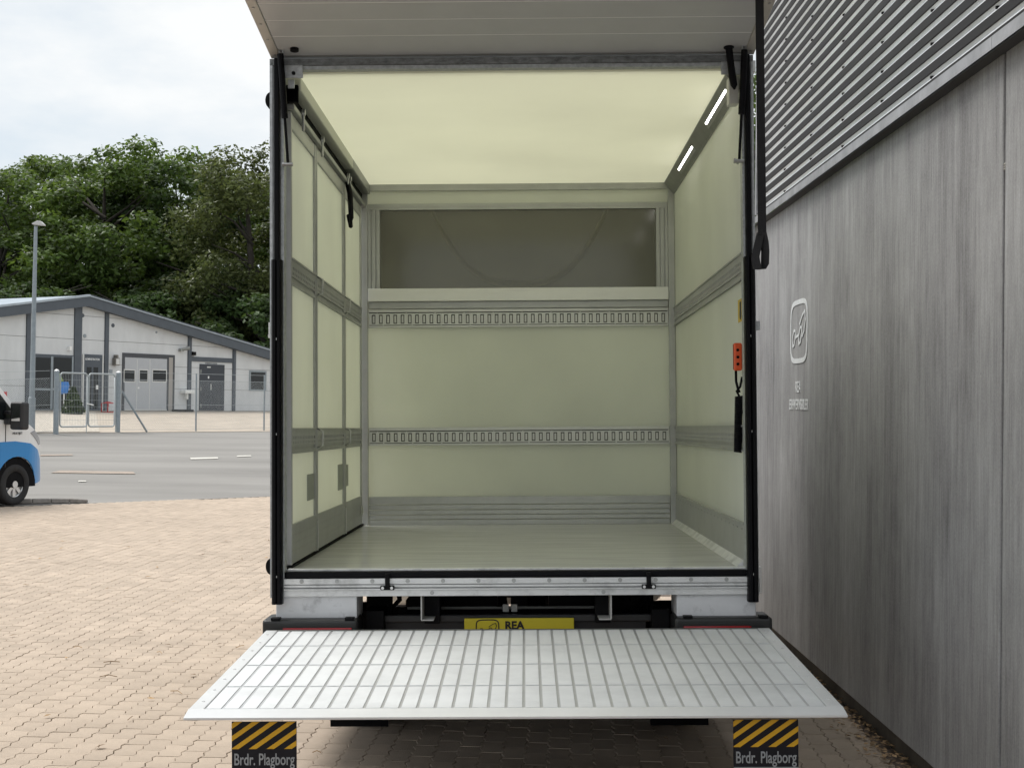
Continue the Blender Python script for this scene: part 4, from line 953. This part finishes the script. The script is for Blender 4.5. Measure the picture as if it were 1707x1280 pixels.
# ------------------------------------------------------------------ blue and white van
VH = R_(65.8); hv = Vector((math.cos(VH), math.sin(VH), 0)); rv = Vector((math.sin(VH), -math.cos(VH), 0))
vc = Vector((-7.993, 23.164, 0)) - rv*.93
van = empty('parked_van', vc, (0,0,VH)); tag(van, 'white van with bright blue lower band parked at the left edge', 'van')
vw = M('van white paint', (.78,.79,.80), .28, coat=.5); vb = M('van blue paint', (.012,.22,.56), .3, coat=.5); vk = M('van black plastic', (.016,.016,.018), .45, var=.2, vscale=9)
def taper(b):
    for i, (x, y, z) in enumerate(b.v):
        if x > .2: b.v[i] = (x, y*(1-.30*((x-.2)/.66)**2), z)
    return b
def sliced(b):
    bm = bmesh.new(); vs = [bm.verts.new(p) for p in b.v]
    for f in b.f: bm.faces.new([vs[i] for i in f])
    for x in (.2, .28, .36, .44, .52, .6, .68, .76, .82):
        bmesh.ops.bisect_plane(bm, geom=bm.verts[:]+bm.edges[:]+bm.faces[:], plane_co=(x,0,0), plane_no=(1,0,0))
    bm.verts.index_update(); c = B(); c.add([v.co[:] for v in bm.verts], [[v.index for v in f.verts] for f in bm.faces]); bm.free(); return taper(c)
def arch(cx, r, z0, n=12, z=.33):
    a0 = math.asin((z0-z)/r); return [(cx+r*math.cos(a), z+r*math.sin(a)) for a in [a0+(math.pi-2*a0)*k/n for k in range(n+1)]]
prof_v = [(-4.95,.42),(-5.0,.7),(-4.98,2.3),(-4.85,2.45),(-1.25,2.45),(-.95,2.38),(-.72,2.22),(.16,1.36),(.38,1.24),(.66,1.08),(.80,.92),(.86,.62),(.84,.34),(.78,.30)]
pv = prof_v + arch(0, .455, .30)[0:] + arch(-3.45, .455, .30)
b = sliced(B().prism(pv, 'y', -.99, .99)); b.build('body', vw, van, bevel=.012, seg=2)
for sy in (-1, 1):
    band = [(-4.97,.60),(-4.97,1.02),(-.45,1.02),(-.05,1.03),(.30,.99),(.55,.88),(.70,.72),(.78,.50),(.79,.36),(.47,.33)] + [(.455*math.cos(a), .33+.455*math.sin(a)) for a in [math.pi*k/12*.97 for k in range(1, 12)]] + [(-.50,.50),(-2.92,.50)] + [(-3.45+.50*math.cos(a), .33+.50*math.sin(a)) for a in [R_(20)+R_(140)*k/10 for k in range(11)]] + [(-4.0,.50)]
    sliced(B().prism(band, 'y', sy*.95, sy*.999)).build('blue_band', vb, van)
    B().prism([(-1.1,1.45),(-1.1,2.15),(-.78,2.15),(-.10,1.50),(.02,1.38),(-.2,1.36)], 'y', sy*.985, sy*.995).build('side_window', glass_m, van)
    b = B(); b.box(-.265,-.255, sy*.985 if sy > 0 else -.9975, .9975 if sy > 0 else sy*.985, .62, 1.36); b.build('door_seam', vk, van)
    b = B(); b.box(-.32,-.16, min(sy*1.0, sy*1.13), max(sy*1.0, sy*1.13), 1.30, 1.40); b.box(-.32,-.16, min(sy*1.0,sy*1.13), max(sy*1.0,sy*1.13), 1.46, 1.52); mi_ = b.build('mirror_arm', vk, van, bevel=.02)
    B().box(-.30,-.12, min(sy*1.10, sy*1.36), max(sy*1.10, sy*1.36), 1.22, 1.66).build('mirror_housing', vk, mi_, bevel=.04, seg=3)
    B().box(-.304,-.301, min(sy*1.15, sy*1.32), max(sy*1.15, sy*1.32), 1.36, 1.62).build('mirror_glass', M('mirror', (.7,.7,.7), .05, 1), mi_)
    sliced(B().prism([(.30,1.16),(.42,1.20),(.64,1.06),(.70,.96),(.60,.96)], 'y', sy*.90, sy*1.0)).build('headlight', M('headlight', (.3,.31,.33), .1, coat=.6), van)
    me = text_mesh('MULTIJET', .052, vk, .002, 1); me.transform(Matrix.Translation((.0, sy*.9975, 1.14)) @ Matrix.Rotation(math.pi/2 if sy < 0 else -math.pi/2, 4, 'X')); link('lettering', me, van)
B().prism([(-.95,2.36),(-.72,2.20),(.14,1.37),(.12,1.34),(-.8,2.18)], 'y', -.9, .9).xf(Matrix.Translation((.012,0,.012))).build('windscreen', glass_m, van)
for cx in (0, -3.45): B().prism(arch(cx, .462, .29, 16), 'y', -.955, .955).build('wheel_well', rubber_d, van)
for x, sy in ((0,-1),(0,1),(-3.45,-1),(-3.45,1)):
    wt = wheel(van, 0, 0, 0, .335, .215, sy); wt.rotation_euler = (0,0,R_(-90)) if False else (0,0,R_(90)); wt.location = (x, sy*.86, .335)
    
# ------------------------------------------------------------------ trees
def tree_meshes(seed, H, Rc, leafmat, n_cl, n_lf, lsize, droop=0, base=.28):
    rng = random.Random(seed); tb = B(); tips = []
    tb.tube([(0,0,-.6), (.1,0,H*.2), (rng.uniform(-.3,.3), rng.uniform(-.3,.3), H*.5), (rng.uniform(-.5,.5), rng.uniform(-.5,.5), H*.85)], [.36,.28,.17,.03], 8, False)
    for k in range(16):
        a = rng.random()*6.283; z0 = H*rng.uniform(.22,.7); l = Rc*rng.uniform(.5,.95); z1 = z0+l*rng.uniform(.3,.9)
        e = Vector((math.cos(a)*l, math.sin(a)*l, min(z1, H*.9))); m = Vector((math.cos(a+.2)*l*.5, math.sin(a+.2)*l*.5, z0+(e.z-z0)*.6))
        tb.tube([(0,0,z0), m, e], [.11,.06,.02], 5, False)
    b = B(); cz = H*(base+1)/2; hz = H*(1-base)/2
    for k in range(n_cl):
        d = Vector((rng.gauss(0,1), rng.gauss(0,1), rng.gauss(0,.9)));  d.normalize(); rr = rng.uniform(.45,1)**.7
        c = Vector((d.x*Rc*rr*.86, d.y*Rc*rr*.86, cz+d.z*hz*rr*.9)); s = rng.uniform(.55,1.25)*Rc*.24
        leaf_quads(b, c, int(n_lf*s*s/(Rc*.24)**2), Vector((s, s, s*(.62 if not droop else 1.1))), lsize, rng, up=.6 if not droop else .1)
    return tb.mesh('trunk', bark_m, True), b.mesh('crown', leafmat)
TV = {'a': tree_meshes(1, 17, 4.9, leaf1, 62, 330, .145), 'b': tree_meshes(2, 17, 4.6, leaf2, 54, 320, .145), 'c': tree_meshes(5, 17, 5.2, leaf1, 74, 330, .145),
      'd': tree_meshes(9, 17, 4.0, leaf3, 88, 300, .12, droop=1, base=.10), 'e': tree_meshes(11, 7, 3.6, leaf2, 60, 330, .13, base=.02)}
def tree(name, kind, px, ptop, Y, label, wide=1.0, group=None, yaw=0):
    me_t, me_c = TV[kind]; H0 = 17 if kind != 'e' else 7
    p = at(px, 600, Y); z0 = GZ if Y > 60 else 0; t = at(px, ptop, Y).z; s = (t-z0)/H0/.985
    o = empty(name, (p.x, p.y, z0), (0,0,yaw)); o.scale = (s*wide, s*wide, s); tag(o, label, 'tree', group)
    link('trunk', me_t, o); link('crown', me_c, o); return o
TG = 'broadleaf trees in a row behind the office building'
tree('broadleaf_tree', 'a', 2, 252, 92, 'broadleaf tree at the far left behind the office roof', 1.2, TG, .5)
tree('broadleaf_tree', 'b', 62, 260, 104, 'darker broadleaf tree with sky gaps behind the top of the lamp post', 1.1, TG, 2.1)
tree('broadleaf_tree', 'a', 122, 238, 97, 'broadleaf tree on the left shoulder of the tallest crown', 1.15, TG, 1.7)
tree('broadleaf_tree', 'c', 172, 224, 90, 'tallest broadleaf tree with domed crown above the gable peak', 1.3, TG, 1.0)
tree('broadleaf_tree', 'a', 240, 240, 98, 'broadleaf tree on the right shoulder of the tallest crown', 1.15, TG, 3.9)
tree('broadleaf_tree', 'b', 296, 246, 94, 'broadleaf tree between the domed crown and the drooping tree', 1.2, TG, 4.6)
tree('broadleaf_tree', 'c', 348, 246, 102, 'broadleaf tree just left of the drooping tree', 1.1, TG, 5.5)
tree('birch_tree', 'd', 418, 226, 86, 'olive green drooping birch beside the left edge of the truck', 1.3, None, .3)
tree('broadleaf_tree', 'b', -75, 250, 96, 'broadleaf tree mostly outside the left edge of the picture', 1.0, TG, 1.3)
tree('broadleaf_tree', 'a', 520, 240, 92, 'broadleaf tree mostly hidden behind the left side of the truck', 1.1, TG, 2.7)
for k, (kd, px, pt, Y) in enumerate((('c', 600, 250, 96), ('b', 680, 240, 90), ('a', 765, 255, 98), ('c', 850, 245, 92), ('b', 940, 250, 97), ('a', 1030, 246, 93))):
    tree('broadleaf_tree', kd, px, pt, Y, ('first','second','third','fourth','fifth','sixth')[k]+' broadleaf tree hidden behind the truck box, counted from the left', 1.2, TG, k*1.1)
SG = 'low dark trees behind the office roof'
for k, (px, pt, Y, wd_, lab) in enumerate(((20, 455, 84, 1.3, 'low dark tree behind the left end of the office roof'), (235, 470, 86, 1.2, 'low dark tree behind the roof slope above the garage door'),
        (310, 452, 88, 1.3, 'low dark tree behind the roof slope above the steel door'), (385, 425, 90, 1.2, 'low dark tree under the drooping birch'), (445, 470, 84, 1.3, 'low dark tree behind the roof rail next to the truck'),
        (130, 458, 90, 1.3, 'low dark tree directly behind the gable peak'))):
    tree('undergrowth_tree', 'e', px, pt, Y, lab, wd_, SG, k*1.3)
tree('broadleaf_tree', 'c', 1285, 60, 34, 'green tree seen through the narrow gap between truck and warehouse', .9, None, .8)

# ------------------------------------------------------------------ litter
rng = random.Random(21)
lit = B(); litm = M('dry leaf litter', (.30,.20,.11), .9, rnd=.5, var=.3, vscale=20)
def litter(b, x, y, s):
    a = rng.random()*6.283; e = Vector((math.cos(a), math.sin(a), rng.uniform(-.1,.3)))*s; q = Vector((-math.sin(a), math.cos(a), rng.uniform(-.2,.4)))*s*rng.uniform(.35,.7); c = Vector((x, y, .012+s*.15))
    b.add([c-e, c-q+Vector((0,0,s*.2)), c+e, c+q], [(0,1,2,3)])
for k in range(1500):
    y = rng.uniform(3.8, 11.5); x = WX+.045-abs(rng.gauss(0,.085))-.01; litter(lit, x, y, rng.uniform(.008,.022))
stuff(lit.build('leaf_litter', litm)); bpy.data.objects['leaf_litter']['label'] = 'dry brown leaf litter along the foot of the concrete wall'; bpy.data.objects['leaf_litter']['category'] = 'leaves'
fl_ = B()
for k in range(70):
    y = rng.uniform(6.4, 18); x = rng.uniform(-.36*y, 1.7 if y < 9 else -1.3); litter(fl_, x, y, rng.uniform(.012,.035) if y < 9 else rng.uniform(.015,.04))
for k in range(14):
    y = rng.uniform(6.5, 11); x = rng.uniform(-.34*y, 1.4 if y < 8 else -1.4); a = rng.random()*3.14; l_ = rng.uniform(.04,.12); fl_.tube([(x,y,.012),(x+l_*.5*math.cos(a),y+l_*.5*math.sin(a),.02),(x+l_*math.cos(a+.2),y+l_*math.sin(a+.2),.012)], .0025, 4)
o = stuff(fl_.build('fallen_leaves', litm)); o['label'] = 'scattered dry leaves and twigs on the paving'; o['category'] = 'leaves'
